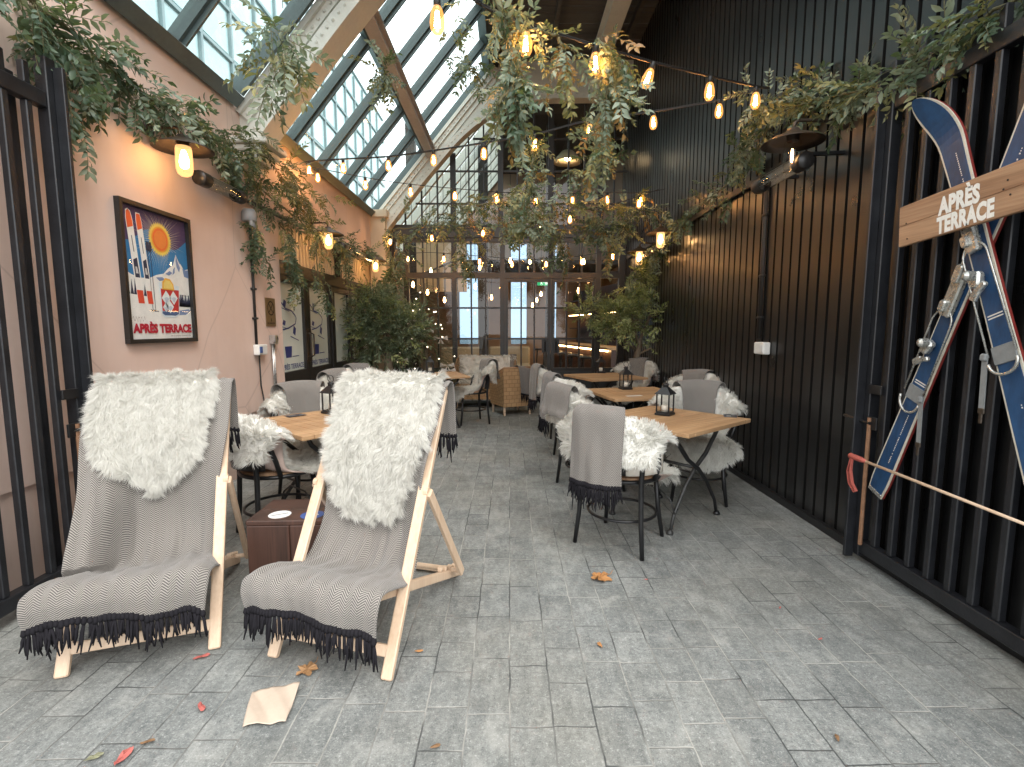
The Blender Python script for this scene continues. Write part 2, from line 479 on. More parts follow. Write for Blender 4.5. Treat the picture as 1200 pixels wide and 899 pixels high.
def sheet(name, fn, nu, nv, mat, parent, uvsize=None, thick=0.0, world=False):
    p, f = grid_arrays(fn, nu, nv)
    uv = None
    if uvsize is not None:
        g = p.reshape(nv, nu, 3)
        dl = np.concatenate([np.zeros((1, nu)), np.cumsum(np.linalg.norm(np.diff(g, axis=0), axis=2), 0)])
        dl = np.repeat(dl.mean(1)[:, None], nu, 1)
        du = np.repeat(np.linspace(0, uvsize, nu)[None], nv, 0)
        uv = np.stack([du.ravel(), dl.ravel()], 1)
    o = tri_mesh(name, p, f, mat, parent=parent, world=world, smooth=True, uv=uv)
    if thick:
        md = o.modifiers.new("thickness", 'SOLIDIFY'); md.thickness = thick; md.offset = -1
    return o

def fur(name, fn, N, L, seed, mat, parent, width=.003, clump=900, flow=(0, -1), lift=.55, droop=.25, off=.0, world=False, edge=.1, flip=1, jit=.9, cl=.55, lenfn=None):
    """strands of fleece standing on the sheet fn(u,v), clumped into locks"""
    r = np.random.default_rng(seed)
    u = r.uniform(-1, 1, N); v = r.uniform(0, 1, N)
    k = int(N * edge); u[:k] = np.sign(u[:k]) * r.uniform(.93, 1.0, k)
    k2 = int(N * edge * .5); v[k:k + k2] = r.choice([0, 1], k2) * 1.0 + r.uniform(-.02, .02, k2); v = np.clip(v, 0, 1)
    def frame(u, v):
        e = 1e-3
        p = fn(u, v); pu = fn(u + e, v) - fn(u - e, v); pv = fn(u, np.minimum(v + e, 1)) - fn(u, np.maximum(v - e, 0))
        n = np.cross(pu, pv); n *= flip / (np.linalg.norm(n, axis=1)[:, None] + 1e-9)
        pu /= np.linalg.norm(pu, axis=1)[:, None] + 1e-9; pv /= np.linalg.norm(pv, axis=1)[:, None] + 1e-9
        return p, n, pu, pv
    p, n, pu, pv = frame(u, v)
    ci = r.integers(0, N, clump)
    # nearest clump centre (chunked)
    near = np.empty(N, int)
    for a in range(0, N, 4000):
        d = ((p[a:a + 4000, None, :] - p[None, ci, :]) ** 2).sum(2); near[a:a + 4000] = ci[d.argmin(1)]
    ang = r.normal(0, jit, N)[near] + r.normal(0, .4, N)
    fl = np.array(flow, float); ca, sa = np.cos(ang), np.sin(ang)
    fu, fv = fl[0] * ca - fl[1] * sa, fl[0] * sa + fl[1] * ca
    out = np.where(np.abs(u) > .9, np.sign(u) * (np.abs(u) - .9) * 14, 0)
    fu = fu + out
    out2 = np.where(v < .03, -1.2, np.where(v > .97, 1.2, 0)); fv = fv + out2
    lf = lift * (1 + r.normal(0, .25, N)[near])
    d = n * lf[:, None] + pu * fu[:, None] * .8 + pv * fv[:, None] * .8 + r.normal(0, .16, (N, 3))
    d /= np.linalg.norm(d, axis=1)[:, None]
    ln = L * (1 + r.normal(0, .22, N)[near] * .7 + r.normal(0, .15, N)); ln = np.clip(ln, L * .35, L * 1.7)
    if lenfn is not None: ln = ln * lenfn(u, v)
    base = p + n * off
    tip = base + d * ln[:, None]; tip[:, 2] -= droop * ln
    ctip = tip[near]; cb = base[near]
    w = cl * r.uniform(.4, 1.2, N)[:, None]
    tip = tip * (1 - w) + (ctip + (base - cb) * .25) * w
    mid = base * .5 + tip * .5 + n * (ln * .13)[:, None] + (n * lf[:, None]) * (ln * .12)[:, None]
    ax = tip - base; ax /= np.linalg.norm(ax, axis=1)[:, None] + 1e-9
    side = np.cross(ax, n + r.normal(0, .45, (N, 3))); side /= np.linalg.norm(side, axis=1)[:, None] + 1e-9
    wd = width * r.uniform(.6, 1.3, N)[:, None]
    V = np.stack([base - side * wd * .5, base + side * wd * .5, mid - side * wd * .45, mid + side * wd * .45, tip], 1).reshape(-1, 3)
    b = np.arange(N)[:, None] * 5
    T = np.concatenate([b + np.array([[0, 1, 3]]), b + np.array([[0, 3, 2]]), b + np.array([[2, 3, 4]])], 1).reshape(-1, 3)
    return tri_mesh(name, V, T, mat, parent=parent, world=world, smooth=True)

def fringe(name, pts, dirs, length, mat, parent, seed, r=.006, world=False, per=3):
    """knotted tassels hanging along a line"""
    g = random.Random(seed); b = MB()
    for p, d in zip(pts, dirs):
        p, d = Vector(p), Vector(d).normalized(); L = length * g.uniform(.75, 1.2)
        b.tube([p + d * -.008, p + d * L * .12, p + d * L * .22], [r * .9, r * 1.35, r * .8], 6)
        for k in range(per):
            w = Vector((g.uniform(-1, 1), g.uniform(-1, 1), g.uniform(-1, 1))) * L
            q0 = p + d * L * .16
            l = L * g.uniform(.7, 1.05)
            b.tube([q0, q0 + d * l * .35 + w * .07, q0 + d * l * .65 + w * .1 + Vector((0, 0, -.04)) * l, q0 + d * l + w * .2 + Vector((0, 0, -.1)) * l],
                   [r * .6, r * .62, r * .55, r * .25], 5)
    return b.build(name, mat, parent, world=world, smooth=True, fix=False)

# ------------------------------------------------------------------ foliage
def leaf_tpl(L, W, bend=.15, fold=.25):
    v = [(0, 0, 0), (L * .42, W * .5, W * fold), (L * .42, -W * .5, W * fold), (L * .5, 0, bend * L * .35), (L, 0, -bend * L),
         (L * .75, W * .33, W * fold * .6 - bend * L * .25), (L * .75, -W * .33, W * fold * .6 - bend * L * .25)]
    f = [(0, 3, 1), (0, 2, 3), (1, 3, 5), (2, 6, 3), (3, 4, 5), (3, 6, 4)]
    return np.array(v), np.array(f)

def basis(d, up):
    d = d / np.linalg.norm(d); r = np.cross(up, d); n = np.linalg.norm(r)
    if n < 1e-3: r = np.cross(np.array([1, .3, 0]), d); n = np.linalg.norm(r)
    r /= n; u = np.cross(d, r)
    return np.stack([d, r, u], 1)

def sprig_tpl(seed, L=1.0, pairs=6, leaf=.29, ratio=.4, pinnate=True):
    g = np.random.default_rng(seed); V = []; T = []; n = 0; S = []
    lv, lf = leaf_tpl(1, ratio)
    curve = g.uniform(-.25, .25); dro = g.uniform(.1, .35)
    pt = lambda t: np.array([L * t, curve * L * t * t, -dro * L * t * t])
    for i in range(pairs):
        t = .14 + .8 * i / (pairs - 1)
        tg = pt(t + .02) - pt(t); tg /= np.linalg.norm(tg)
        for sgn in ((1, -1) if i < pairs - 1 else (1, -1, 0)):
            a = sgn * g.uniform(.6, 1.1); el = g.uniform(-.35, .45)
            d = tg * math.cos(a) + np.array([-tg[1], tg[0], 0]) * math.sin(a) + np.array([0, 0, el])
            up = np.array([g.uniform(-.6, .6), g.uniform(-.6, .6), 1])
            s = leaf * L * g.uniform(.75, 1.15) * (1 - .3 * abs(t - .5))
            B = basis(d, up)
            V.append(pt(t + g.uniform(-.03, .03)) + (lv * s) @ B.T); T.append(lf + n); n += len(lv)
    st = [pt(t) for t in np.linspace(0, 1, 5)]
    w = .008 * L
    sv = []
    for p in st: sv += [p + [0, w, 0], p + [0, -w, 0], p + [0, 0, w]]
    sf = []
    for i in range(4):
        for a, b in ((0, 1), (1, 2), (2, 0)):
            sf += [(i * 3 + a, i * 3 + b, i * 3 + 3 + b), (i * 3 + a, i * 3 + 3 + b, i * 3 + 3 + a)]
    return np.concatenate(V), np.concatenate(T), np.array(sv), np.array(sf)

SPRIGS = [sprig_tpl(k, pairs=6 + k % 3) for k in range(8)]
OLIVE = [sprig_tpl(40 + k, pairs=9, leaf=.29, ratio=.27) for k in range(6)]

def foliage(name, place, tpls, mats, weights, parent=None, seed=0, stem_mat=None, world=True):
    """place: list of (position, direction, up, size)"""
    g = np.random.default_rng(seed); V = []; T = []; MI = []; n = 0
    lm = list(mats) + [stem_mat or M['stem']]
    for (p, d, up, s) in place:
        k = g.integers(len(tpls)); lv, lf, sv, sf = tpls[k]
        B = basis(np.array(d, float), np.array(up, float)); p = np.array(p)
        V.append(p + (lv * s) @ B.T); T.append(lf + n); n += len(lv)
        MI.append(np.full(len(lf), g.choice(len(mats), p=weights)))
        V.append(p + (sv * s) @ B.T); T.append(sf + n); n += len(sv)
        MI.append(np.full(len(sf), len(mats)))
    return tri_mesh(name, np.concatenate(V), np.concatenate(T), lm, np.concatenate(MI), parent, world)

def polyline(pts, n):
    pts = np.array([list(p) for p in pts]); d = np.r_[0, np.cumsum(np.linalg.norm(np.diff(pts, axis=0), axis=1))]
    t = np.linspace(0, d[-1], n)
    return np.stack([np.interp(t, d, pts[:, k]) for k in range(3)], 1)

def text_mesh(s, size, extrude=.0015, offset=.0, space=1.0):
    cu = bpy.data.curves.new("letters", 'FONT'); cu.body = s; cu.size = size; cu.extrude = extrude; cu.offset = offset
    cu.space_character = space; cu.align_x = 'LEFT'; cu.resolution_u = 3
    o = bpy.data.objects.new("letters", cu); COL.objects.link(o)
    bpy.context.view_layer.update()
    me = bpy.data.meshes.new_from_object(o.evaluated_get(bpy.context.evaluated_depsgraph_get()))
    v = [tuple(x.co) for x in me.vertices]; f = [tuple(p.vertices) for p in me.polygons]
    bpy.data.objects.remove(o); bpy.data.curves.remove(cu); bpy.data.meshes.remove(me)
    return v, f

def place_text(b, s, org, ex, ey, width=None, height=None, offset=.0, space=1.0, extrude=.0015):
    """write s with its lower left corner at org, along ex, upward ey, fitted to width x height"""
    v, f = text_mesh(s, 1.0, 0.0, offset, space)
    a = np.array(v); x0, x1, y0, y1 = a[:, 0].min(), a[:, 0].max(), a[:, 1].min(), a[:, 1].max()
    sx = width / (x1 - x0); sy = height / (y1 - y0) if height else sx
    ex, ey = Vector(ex).normalized(), Vector(ey).normalized(); org = Vector(org)
    b.add([org + ex * ((p[0] - x0) * sx) + ey * ((p[1] - y0) * sy) for p in v], f)
# ------------------------------------------------------------------ ground
b = MB(); b.quad((-60, -60, 0), (60, -60, 0), (60, 60, 0), (-60, 60, 0))
o = b.build("ground", M['pavers'], fix=False); o.location = (0, 0, 0); o.data.transform(Matrix.Identity(4)); tag(o, None, None, kind="structure")

ZE, SL = 3.33, 1.196                 # eaves height, roof slope
XT = -0.28; ZT = ZE + SL * (XT - XL) # top edge of the rooflights
YD0, YD1 = 5.48, 9.25                # glazed doors in the left wall
YS = 3.12                            # start of the rooflights

# left wall
t = thing("plaster_wall", "long pink plaster wall along the left side of the terrace", "wall", (XL, 4, 0))
b = MB()
def wallbox(b, x0, x1, y0, y1, z0, z1): b.box(((x0 + x1) / 2, (y0 + y1) / 2, (z0 + z1) / 2), (abs(x1 - x0), y1 - y0, z1 - z0))
wallbox(b, XL - .3, XL, 0.2, YS, .56, 5.2)
wallbox(b, XL - .3, XL, YS, YD0, .56, ZE)
wallbox(b, XL - .3, XL, YD0, YD1, 2.5, ZE)
wallbox(b, XL - .3, XL, YD1, YG - .12, 0, ZE)
b.build("wall", M['pink'], t)
b = MB(); wallbox(b, XL - .3, XL - .025, .2, YD0 - .002, 0, .557)
b.build("plinth", M['pink'], t)
b = MB(); wallbox(b, XL - .2, XL - .06, YD0, 7.33, 2.1, 2.495); wallbox(b, XL - .2, XL - .06, 7.42, YD1, 2.1, 2.495)
for k in range(40):
    y = YD0 + .1 + k * .094
    if y < YD1 - .05 and not 7.28 < y < 7.45: wallbox(b, XL - .06, XL - .045, y, y + .06, 2.1, 2.49)
b.build("fascia_board", M['cream_wall'], t)
b = MB(); b.tube([(XL + .03, y, 2.53 - .0 * y) for y in (4.2, 6, 8, 9.4)], .022, 8); b.box((XL - .02, 7.375, 2.29), (.1, .08, .42))
b.build("cable_rail", M['darkframe'], t)
b = MB(); wallbox(b, XL - .02, XL + .26, YG - .42, YG - .12, 0, 3.3); wallbox(b, XL - .02, XL + .3, YG - .46, YG - .1, 3.302, 3.42)
b.build("pilaster", M['cream_wall'], t)

# frosted doors in the left wall
t = thing("frosted_doors", "dark framed frosted glass doors in the pink left wall", "door", (XL, 7.3, 0))
b = MB(); XD = XL - .1
wallbox(b, XD - .06, XD + .06, YD0 + .002, YD1 - .002, 1.95, 2.097)
posts = [YD0 + .04, 6.02, 6.12, 6.95, 7.75, 8.5, YD1 - .04]
b.build("door_head", M['darkframe'], t)
q = NT("frosted_glass"); v = q.coord("Object"); n = q.noise(v, 1.2, 4)
q.P(Base_Color=q.mix(q.ramp(n, .3, .7), (.62, .68, .61), (.78, .82, .76)), Roughness=.28, Specular_IOR_Level=.6); M['frosted'] = q.m
M['blueprint'] = paint("blue_print", (.03, .045, .2), .4, .1, 8)
def frosted_leaf(y0, y1, nm, art):
    l = MB()
    wallbox(l, XD - .045, XD + .04, y0, y0 + .085, .02, 1.945); wallbox(l, XD - .045, XD + .04, y1 - .085, y1, .02, 1.945)
    wallbox(l, XD - .045, XD + .04, y0 + .087, y1 - .087, .02, .86); wallbox(l, XD - .045, XD + .04, y0 + .087, y1 - .087, 1.87, 1.945)
    o = l.build(nm, M['darkframe'], t)
    g = MB(); wallbox(g, XD - .01, XD + .008, y0 + .087, y1 - .087, .862, 1.868); g.build("frosted_pane", M['frosted'], o)
    if art:
        a = MB(); X = XD + .0105; w = y1 - y0 - .2; yb = y0 + .1
        f = lambda s, z: (X, yb + s * w, z)
        pts = [f(.1, 1.66), f(.3, 1.58), f(.55, 1.56), f(.75, 1.49), f(.7, 1.41), f(.4, 1.36), f(.15, 1.34)]
        pl = polyline(pts, 24)
        for i in range(23):
            p, r = Vector(pl[i]), Vector(pl[i + 1]); d = (r - p).normalized(); s = Vector((0, -d.z, d.y)) * .008
            a.poly([p + s, p - s, r - s, r + s])
        for (s, z, k) in ((.25, 1.64, .045), (.62, 1.33, .06), (.2, 1.42, .035)):   # skiers
            a.poly([f(s, z + k), f(s + .09, z + k * .4), f(s + .05, z - k), f(s - .05, z - k * .5)])
            a.poly([f(s - .16, z - k), f(s + .2, z - k * 1.9), f(s + .2, z - k * 2.05), f(s - .16, z - k * 1.2)])
        a.poly([f(.2, 1.15), f(.5, 1.15), f(.47, 1.02), f(.24, 1.02)])               # tumbler
        a.poly([f(.5, 1.035), f(.8, 1.035), f(.8, 1.025), f(.5, 1.025)])
        place_text(a, "APRÈS TERRACE", (X, yb + .0, .885), (0, 1, 0), (0, 0, 1), w * 1.0, .075, .02)
        a.build("blue_artwork", M['blueprint'], o, fix=False)
    return o
d1 = frosted_leaf(YD0 + .01, 6.32, "door_leaf", True)
d2 = frosted_leaf(6.33, 7.16, "door_leaf", True)
for y in (6.28, 6.37):
    h = MB(); wallbox(h, XD + .041, XD + .05, y - .03, y + .03, .95, 1.35); h.tube([(XD + .05, y, 1.0), (XD + .09, y, 1.02), (XD + .09, y, 1.28), (XD + .05, y, 1.3)], .01, 8)
    h.build("handle", M['shade'], d1 if y < 6.3 else d2)
frosted_leaf(7.24, 8.02, "fixed_window", False); frosted_leaf(8.04, 8.6, "fixed_window", False); frosted_leaf(8.62, YD1 - .01, "fixed_window", False)
b = MB(); wallbox(b, XD - .06, XD + .055, 7.165, 7.235, .0, 1.95); b.build("post", M['darkframe'], t)

# right wall: ribbed black metal
t = thing("ribbed_metal_wall", "tall black ribbed metal wall along the right side", "wall", (XR, 5, 0))
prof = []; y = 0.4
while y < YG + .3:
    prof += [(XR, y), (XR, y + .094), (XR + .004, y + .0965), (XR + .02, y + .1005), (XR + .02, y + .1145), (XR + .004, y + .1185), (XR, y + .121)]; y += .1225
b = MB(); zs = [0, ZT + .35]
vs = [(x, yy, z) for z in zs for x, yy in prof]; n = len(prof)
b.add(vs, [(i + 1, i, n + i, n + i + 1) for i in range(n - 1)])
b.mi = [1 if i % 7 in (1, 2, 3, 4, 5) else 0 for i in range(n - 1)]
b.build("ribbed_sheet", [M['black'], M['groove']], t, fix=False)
b = MB(); wallbox(b, XR + .03, XR + .25, .4, YG + .3, 0, ZT + .35); b.build("backing", M['black'], t)
b = MB(); b.bar((XR - .03, 4.0, 2.62), (XR - .03, 9.3, 2.62), .03, .05); b.build("cable_rail", M['iron'], t)
b = MB(); wallbox(b, XR - .06, XR - .025, .5, YG - .1, 0, .05); b.build("skirting", M['iron'], t)

# ------------------------------------------------------------------ roof
t = thing("boarded_ceiling", "dark boarded ceiling above the right half of the terrace", "ceiling", (1, 6, ZT))
b = MB(); y = YS
g = random.Random(4)
while y < YG + .25:
    z = ZT + .14 + g.uniform(0, .012)
    b.box(((XT + XR + .2) / 2, y + .07, z), (XR + .2 - XT, .134, .03)); y += .142
b.build("boards", M['planks'], t)
b = MB(); wallbox(b, XT - .09, XT + .09, YS, YG, ZT - .06, ZT + .122); b.build("edge_beam", M['darkframe'], t)
b = MB()
for x in (-.05, .72, 1.9):
    wallbox(b, x - .03, x + .03, YS, YG, ZT + .02, ZT + .123)
b.build("joist", M['planks'], t)
t2 = thing("ridge_beam", "pale riveted steel beam running under the dark ceiling", "beam", (1.5, 6, ZT - .2))
b = MB(); wallbox(b, 1.38, 1.62, YS, YG - .2, ZT - .02, ZT + .018); wallbox(b, 1.38, 1.62, YS, YG - .2, ZT - .26, ZT - .225); wallbox(b, 1.475, 1.525, YS, YG - .2, ZT - .224, ZT - .021)
b.build("girder", M['creamsteel'], t2)

# steel ribs
IN = [(-2.45, 2.82), (-2.2, 3.12), (-1.9, 3.49), (-1.57, 3.90), (-1.2, 4.32), (-.84, 4.70), (-.4, 5.04), (.05, 5.24), (.6, 5.34), (1.34, 5.36), (XR, 5.36)]
def smooth_poly(pts, n):
    c = np.array([[[p[0], 0, p[1]]] for p in pts]); return [tuple(catmull(c, np.array([s]))[0][[0, 2]]) for s in np.linspace(0, 1, n)]
INS = smooth_poly(IN, 36)
def ext_of(x): return ZE - .03 + SL * (min(x, XT) - XL) if x < XT else ZT - .03 + .1 * min(1, max(0, x - XT))
def rib(y0, y1, label, flange, xmax):
    t = thing("roof_arch", label, "steel arch", (XL, y0, 3.0))
    pts = [p for p in INS if p[0] < xmax]
    b = MB(); ym = (y0 + y1) / 2
    for (x0, z0), (x1, z1) in zip(pts[:-1], pts[1:]):          # web
        if x1 - x0 < .004: continue
        a = [(x0, z0), (x1, z1), (x1, max(ext_of(x1), z1 + .06)), (x0, max(ext_of(x0), z0 + .06))]
        b.prism([(x, ym - .03, z) for x, z in a], (0, 0, 0), (0, .06, 0))
    web = b
    b = MB()
    for (x0, z0), (x1, z1) in zip(pts[:-1], pts[1:]):          # soffit plate and angle irons
        d = Vector((x1 - x0, 0, z1 - z0)).normalized(); n = Vector((-d.z, 0, d.x))
        p, q_ = Vector((x0, 0, z0)), Vector((x1, 0, z1))
        b.prism([p + Vector((0, y0, 0)), q_ + Vector((0, y0, 0)), q_ + n * -.025 + Vector((0, y0, 0)), p + n * -.025 + Vector((0, y0, 0))], (0, 0, 0), (0, y1 - y0, 0))
        b.prism([p + n * .002 + Vector((0, y0 + .02, 0)), q_ + n * .002 + Vector((0, y0 + .02, 0)), q_ + n * flange + Vector((0, y0 + .02, 0)), p + n * flange + Vector((0, y0 + .02, 0))], (0, 0, 0), (0, .012, 0))
    b.build("soffit_plate", M['creamsteel'], t)
    b = MB(); 
    e0, e1 = Vector((XL, 0, ext_of(XL))), Vector((XT, 0, ext_of(XT))); n = Vector((SL, 0, -1)).normalized()
    for off, w, pr in ((0, .05, .07), (.051, .075, .035), (.18, .03, .02)):
        b.prism([e0 + n * off, e1 + n * off, e1 + n * (off + w), e0 + n * (off + w)], (0, ym - .03 - pr, 0), (0, pr - .001, 0))
    b.prism([e0 + n * 0, e1 + n * 0, e1 + n * .03, e0 + n * .03], (0, ym + .031, 0), (0, .09, 0))
    b.build("top_flange", M['creamsteel'], t)
    b = web
    L = (e1 - e0).length; k = int(L / .085); du = (e1 - e0) / k
    for i in range(k):
        for off, yy in ((.088, ym - .067), ):
            c = e0 + du * (i + .5) + n * off; b.lathe([(.016, .0), (.014, .008), (.007, .014), (.001, .016)], (c.x, yy, c.z), 8, Matrix.Rotation(rad(90), 3, 'X'))
    for (x0, z0), (x1, z1) in zip(pts[:-1], pts[1:]):
        d = Vector((x1 - x0, 0, z1 - z0)); nn = Vector((-d.z, 0, d.x)).normalized()
        for s in (.25, .75):
            c = Vector((x0, 0, z0)) + d * s + nn * flange * .55
            b.lathe([(.014, .0), (.012, .007), (.006, .012), (.001, .013)], (c.x, y0 + .019, c.z), 8, Matrix.Rotation(rad(90), 3, 'X'))
    b.build("web", M['creamsteel'], t, smooth=30)
    b = MB()
    b.box((XL + .13, ym, 2.955), (.27, y1 - y0 + .07, .05), bev=.012); b.box((XL + .1, ym, 2.895), (.2, y1 - y0 + .02, .065), bev=.012); b.box((XL + .15, ym, 3.01), (.33, y1 - y0 + .14, .05), bev=.012)
    b.build("springer_block", M['creamsteel'], t)
    return t
rib(4.70, 5.0, "near cream riveted steel arch between the two rooflight bays", .11, 2.0)
rib(YG - .32, YG - .1, "far cream steel arch framing the arched window", .1, 5)

# rooflights
def rooflight(y0, y1, strips, label):
    t = thing("rooflight", label, "skylight", (XL, (y0 + y1) / 2, ZE))
    up = Vector((1, 0, SL)).normalized(); n = Vector((-SL, 0, 1)).normalized()
    A = lambda s, y, h=0: Vector((XL, y, ZE)) + up * s + n * h
    LL = (XT - XL) * math.sqrt(1 + SL * SL); S1 = LL * .455
    b = MB()
    def rail(s0, s1, h0, h1, y0_, y1_):
        b.prism([A(s0, y0_, h0), A(s1, y0_, h0), A(s1, y0_, h1), A(s0, y0_, h1)], (0, 0, 0), (0, y1_ - y0_, 0))
    for a_ in ((.0, .11, -.05), (LL - .16, LL - .03, -.05), (S1 - .09, S1 + .09, .0)):
        b = MB(); rail(a_[0], a_[1], a_[2], .12, y0, y1); b.build("kerb_frame", M['teal'], t)
    dy = (y1 - y0) / strips
    for i in range(strips + 1):
        b = MB(); y = y0 + dy * i; w = .04
        ya, yb = max(y0 + .002, y - w), min(y1 - .002, y + w)
        for s0, s1 in ((.112, S1 - .092), (S1 + .092, LL - .162)):
            rail(s0, s1, .0, .10, ya, yb)
            rail(s0 + .001, s1 - .001, -.035, -.0005, ya + .03 if yb - ya > .07 else ya, yb - .03 if yb - ya > .07 else yb)
        b.build("glazing_bar", M['teal'], t)
    for i in range(strips):
        for s0, s1 in ((.1, S1 - .08), (S1 + .08, LL - .15)):
            g_ = MB(); a, c = y0 + dy * i + .04, y0 + dy * (i + 1) - .04
            g_.quad(A(s0, a, .06), A(s1, a, .06), A(s1, c, .06), A(s0, c, .06)); g_.build("glass_pane", M['skyglass'], t, fix=False)
    b = MB(); c = A(S1, 0, -.11)
    wallbox(b, c.x - .07, c.x + .07, y0, y1, c.z - .1, c.z - .075); wallbox(b, c.x - .02, c.x + .02, y0, y1, c.z - .074, c.z + .06); wallbox(b, c.x - .07, c.x + .07, y0, y1, c.z + .061, c.z + .08)
    b.build("purlin", M['purlin'], t)
rooflight(YS, 4.72, 2, "near sloping rooflight left of the near steel arch")
rooflight(4.98, YG - .2, 5, "far sloping rooflight between the two steel arches")

# neighbouring block seen through the rooflights
t = thing("office_block", "pale glass office block seen through the rooflights", "building", (-8, 8, 0))
M['facade'] = paint("pale_facade_panel", (.60, .71, .70), .5, .12, .6)
M['facade_glass'] = paint("facade_window", (.40, .54, .55), .15, .25, .5, bump=0)
M['facade_dark'] = paint("facade_frame", (.2, .27, .28), .5, .1, 2)
b = MB(); wallbox(b, -12, -8.06, -3, 34, 0, 14.5); b.build("wall", M['facade'], t)
g = random.Random(9)
fr = MB(); wn_ = MB(); sl = MB()
for i in range(24):
    y = -2.5 + i * 1.5
    for k in range(10):
        z = 1.0 + k * 1.35
        if (i * 7 + k * 3) % 9 < 2: continue
        wn_.box((-8.05, y + .75, z + .6), (.04, 1.3, 1.12))
    fr.box((-8.02, y, 7.2), (.12, .09, 14))
for k in range(11): fr.box((-8.0, 15, .9 + k * 1.35), (.08, 37, .09))
for k in range(30): sl.box((-7.9, 4.6, 6 + k * .16), (.03, 2.6, .05))
wn_.build("window_glass", M['facade_glass'], t); fr.build("mullion", M['facade_dark'], t); sl.build("louvre", M['facade'], t)

# ------------------------------------------------------------------ glazed end wall
GX = lambda px: P(px, 384, Y=YG).x
GZ = lambda py: P(597, py, Y=YG).z
XM = [GX(p) for p in (462, 478, 533, 589, 645, 700, 727)]
ZT1, ZTR, ZB = GZ(284), GZ(323), GZ(277)
t = thing("glazed_wall", "dark steel framed glazed wall with double doors at the far end", "window wall", (0, YG, 0))
b = MB()
for i, x in enumerate(XM):
    if i in (4,): continue
    w = .045 if 0 < i < 6 else .06
    wallbox(b, x - w, x + w, YG - .05, YG + .05, 0.0, ZT1)
wallbox(b, XL + .3, XR + .02, YG - .054, YG + .054, ZT1 + .002, ZT1 + .07)
wallbox(b, XM[0] + .06, XM[-1] - .06, YG - .052, YG + .052, ZTR - .05, ZTR + .05)
b.build("frame", M['darkframe'], t)
b = MB(); wallbox(b, XL + .1, XR + .02, YG - .09, YG + .09, ZT1 + .072, ZB + .19); b.build("lintel_beam", M['graphite'], t)
def bay(x0, x1, z0, z1, nx, zbars, parent, kick=None, nm="bay_frame"):
    b = MB(); 
    for k in range(1, nx):
        x = x0 + (x1 - x0) * k / nx; wallbox(b, x - .014, x + .014, YG - .026, YG + .026, z0, z1)
    for z in zbars: wallbox(b, x0, x1, YG - .024, YG + .024, z - .016, z + .016)
    if not b.v: wallbox(b, x0, x1, YG - .02, YG + .02, z0, z0 + .03)
    o = b.build(nm, M['darkframe'], parent)
    p = MB(); p.quad((x0, YG + .004, z0), (x1, YG + .004, z0), (x1, YG + .004, z1), (x0, YG + .004, z1)); p.build("glass_pane", M['pane'], o, fix=False)
    if kick is not None:
        k = MB(); wallbox(k, x0, x1, YG - .035, YG + .035, .03, kick); k.build("kick_panel", M['graphite'], o)
KZ = GZ(431)
for i in range(6):
    x0, x1 = XM[i] + .046, XM[i + 1] - .046
    nx = 3 if i in (1, 2, 3, 4) else 1
    bay(x0, x1, ZTR + .05, ZT1, nx, [], t)
    if i in (3, 4): continue
    bay(x0, x1, KZ, ZTR - .05, nx, [GZ(361), GZ(397)], t, KZ)
for i in (3, 4):                                         # the two doors
    x0, x1 = XM[i] + (.048 if i == 3 else .004), XM[i + 1] - (.004 if i == 3 else .048)
    b = MB(); s = .055
    for x in (x0 + s / 2, x1 - s / 2): wallbox(b, x - s / 2, x + s / 2, YG - .032, YG + .032, .03, ZTR - .055)
    wallbox(b, x0 + s, x1 - s, YG - .03, YG + .03, ZTR - .12, ZTR - .057); wallbox(b, x0 + s, x1 - s, YG - .03, YG + .03, KZ - .06, KZ)
    d = b.build("door", M['darkframe'], t)
    bay(x0 + s, x1 - s, KZ, ZTR - .12, 3, [GZ(361), GZ(397)], d, KZ - .062)
    hx = x1 - .1 if i == 3 else x0 + .1
    b = MB(); wallbox(b, hx - .06, hx + .06, YG - .045, YG - .034, .9, 1.15); b.tube([(hx, YG - .045, .93), (hx, YG - .1, .95), (hx, YG - .1, 1.1), (hx, YG - .045, 1.12)], .012, 8); b.build("handle", M['iron'], d)
b = MB(); wallbox(b, XM[1], XR, YG - .16, YG + .1, .001, .03); b.build("threshold", M['steel'], t)

t = thing("arched_window", "arched steel window with small panes above the glazed wall", "window", (0, YG, ZB))
b = MB()
zin = lambda x: float(np.interp(x, [p[0] for p in INS], [p[1] for p in INS]))
Z0 = ZB + .195
for px in (478, 497, 515, 533, 551, 568, 587, 606, 625, 644, 664, 682, 701, 716):
    x = GX(px); w = .05 if px in (533, 587, 644, 701) else .013
    if x > XL + .3: wallbox(b, x - w, x + w, YG - .03, YG + .03, Z0, min(zin(x), ZT))
for py in (239, 201, 163):
    z = GZ(py); xs = [p[0] for p in INS if p[1] > z]
    wallbox(b, (xs[0] if xs else 0), XR, YG - .022, YG + .022, z - .013, z + .013)
fm = b.build("frame", M['darkframe'], t)
b = MB(); pts = [(p[0], YG + .003, p[1]) for p in INS if p[0] > -2.2 and p[1] > Z0]
b.poly([(pts[0][0], YG + .003, Z0)] + pts + [(XR, YG + .003, Z0)]); b.build("glass_pane", M['pane'], t, fix=False)
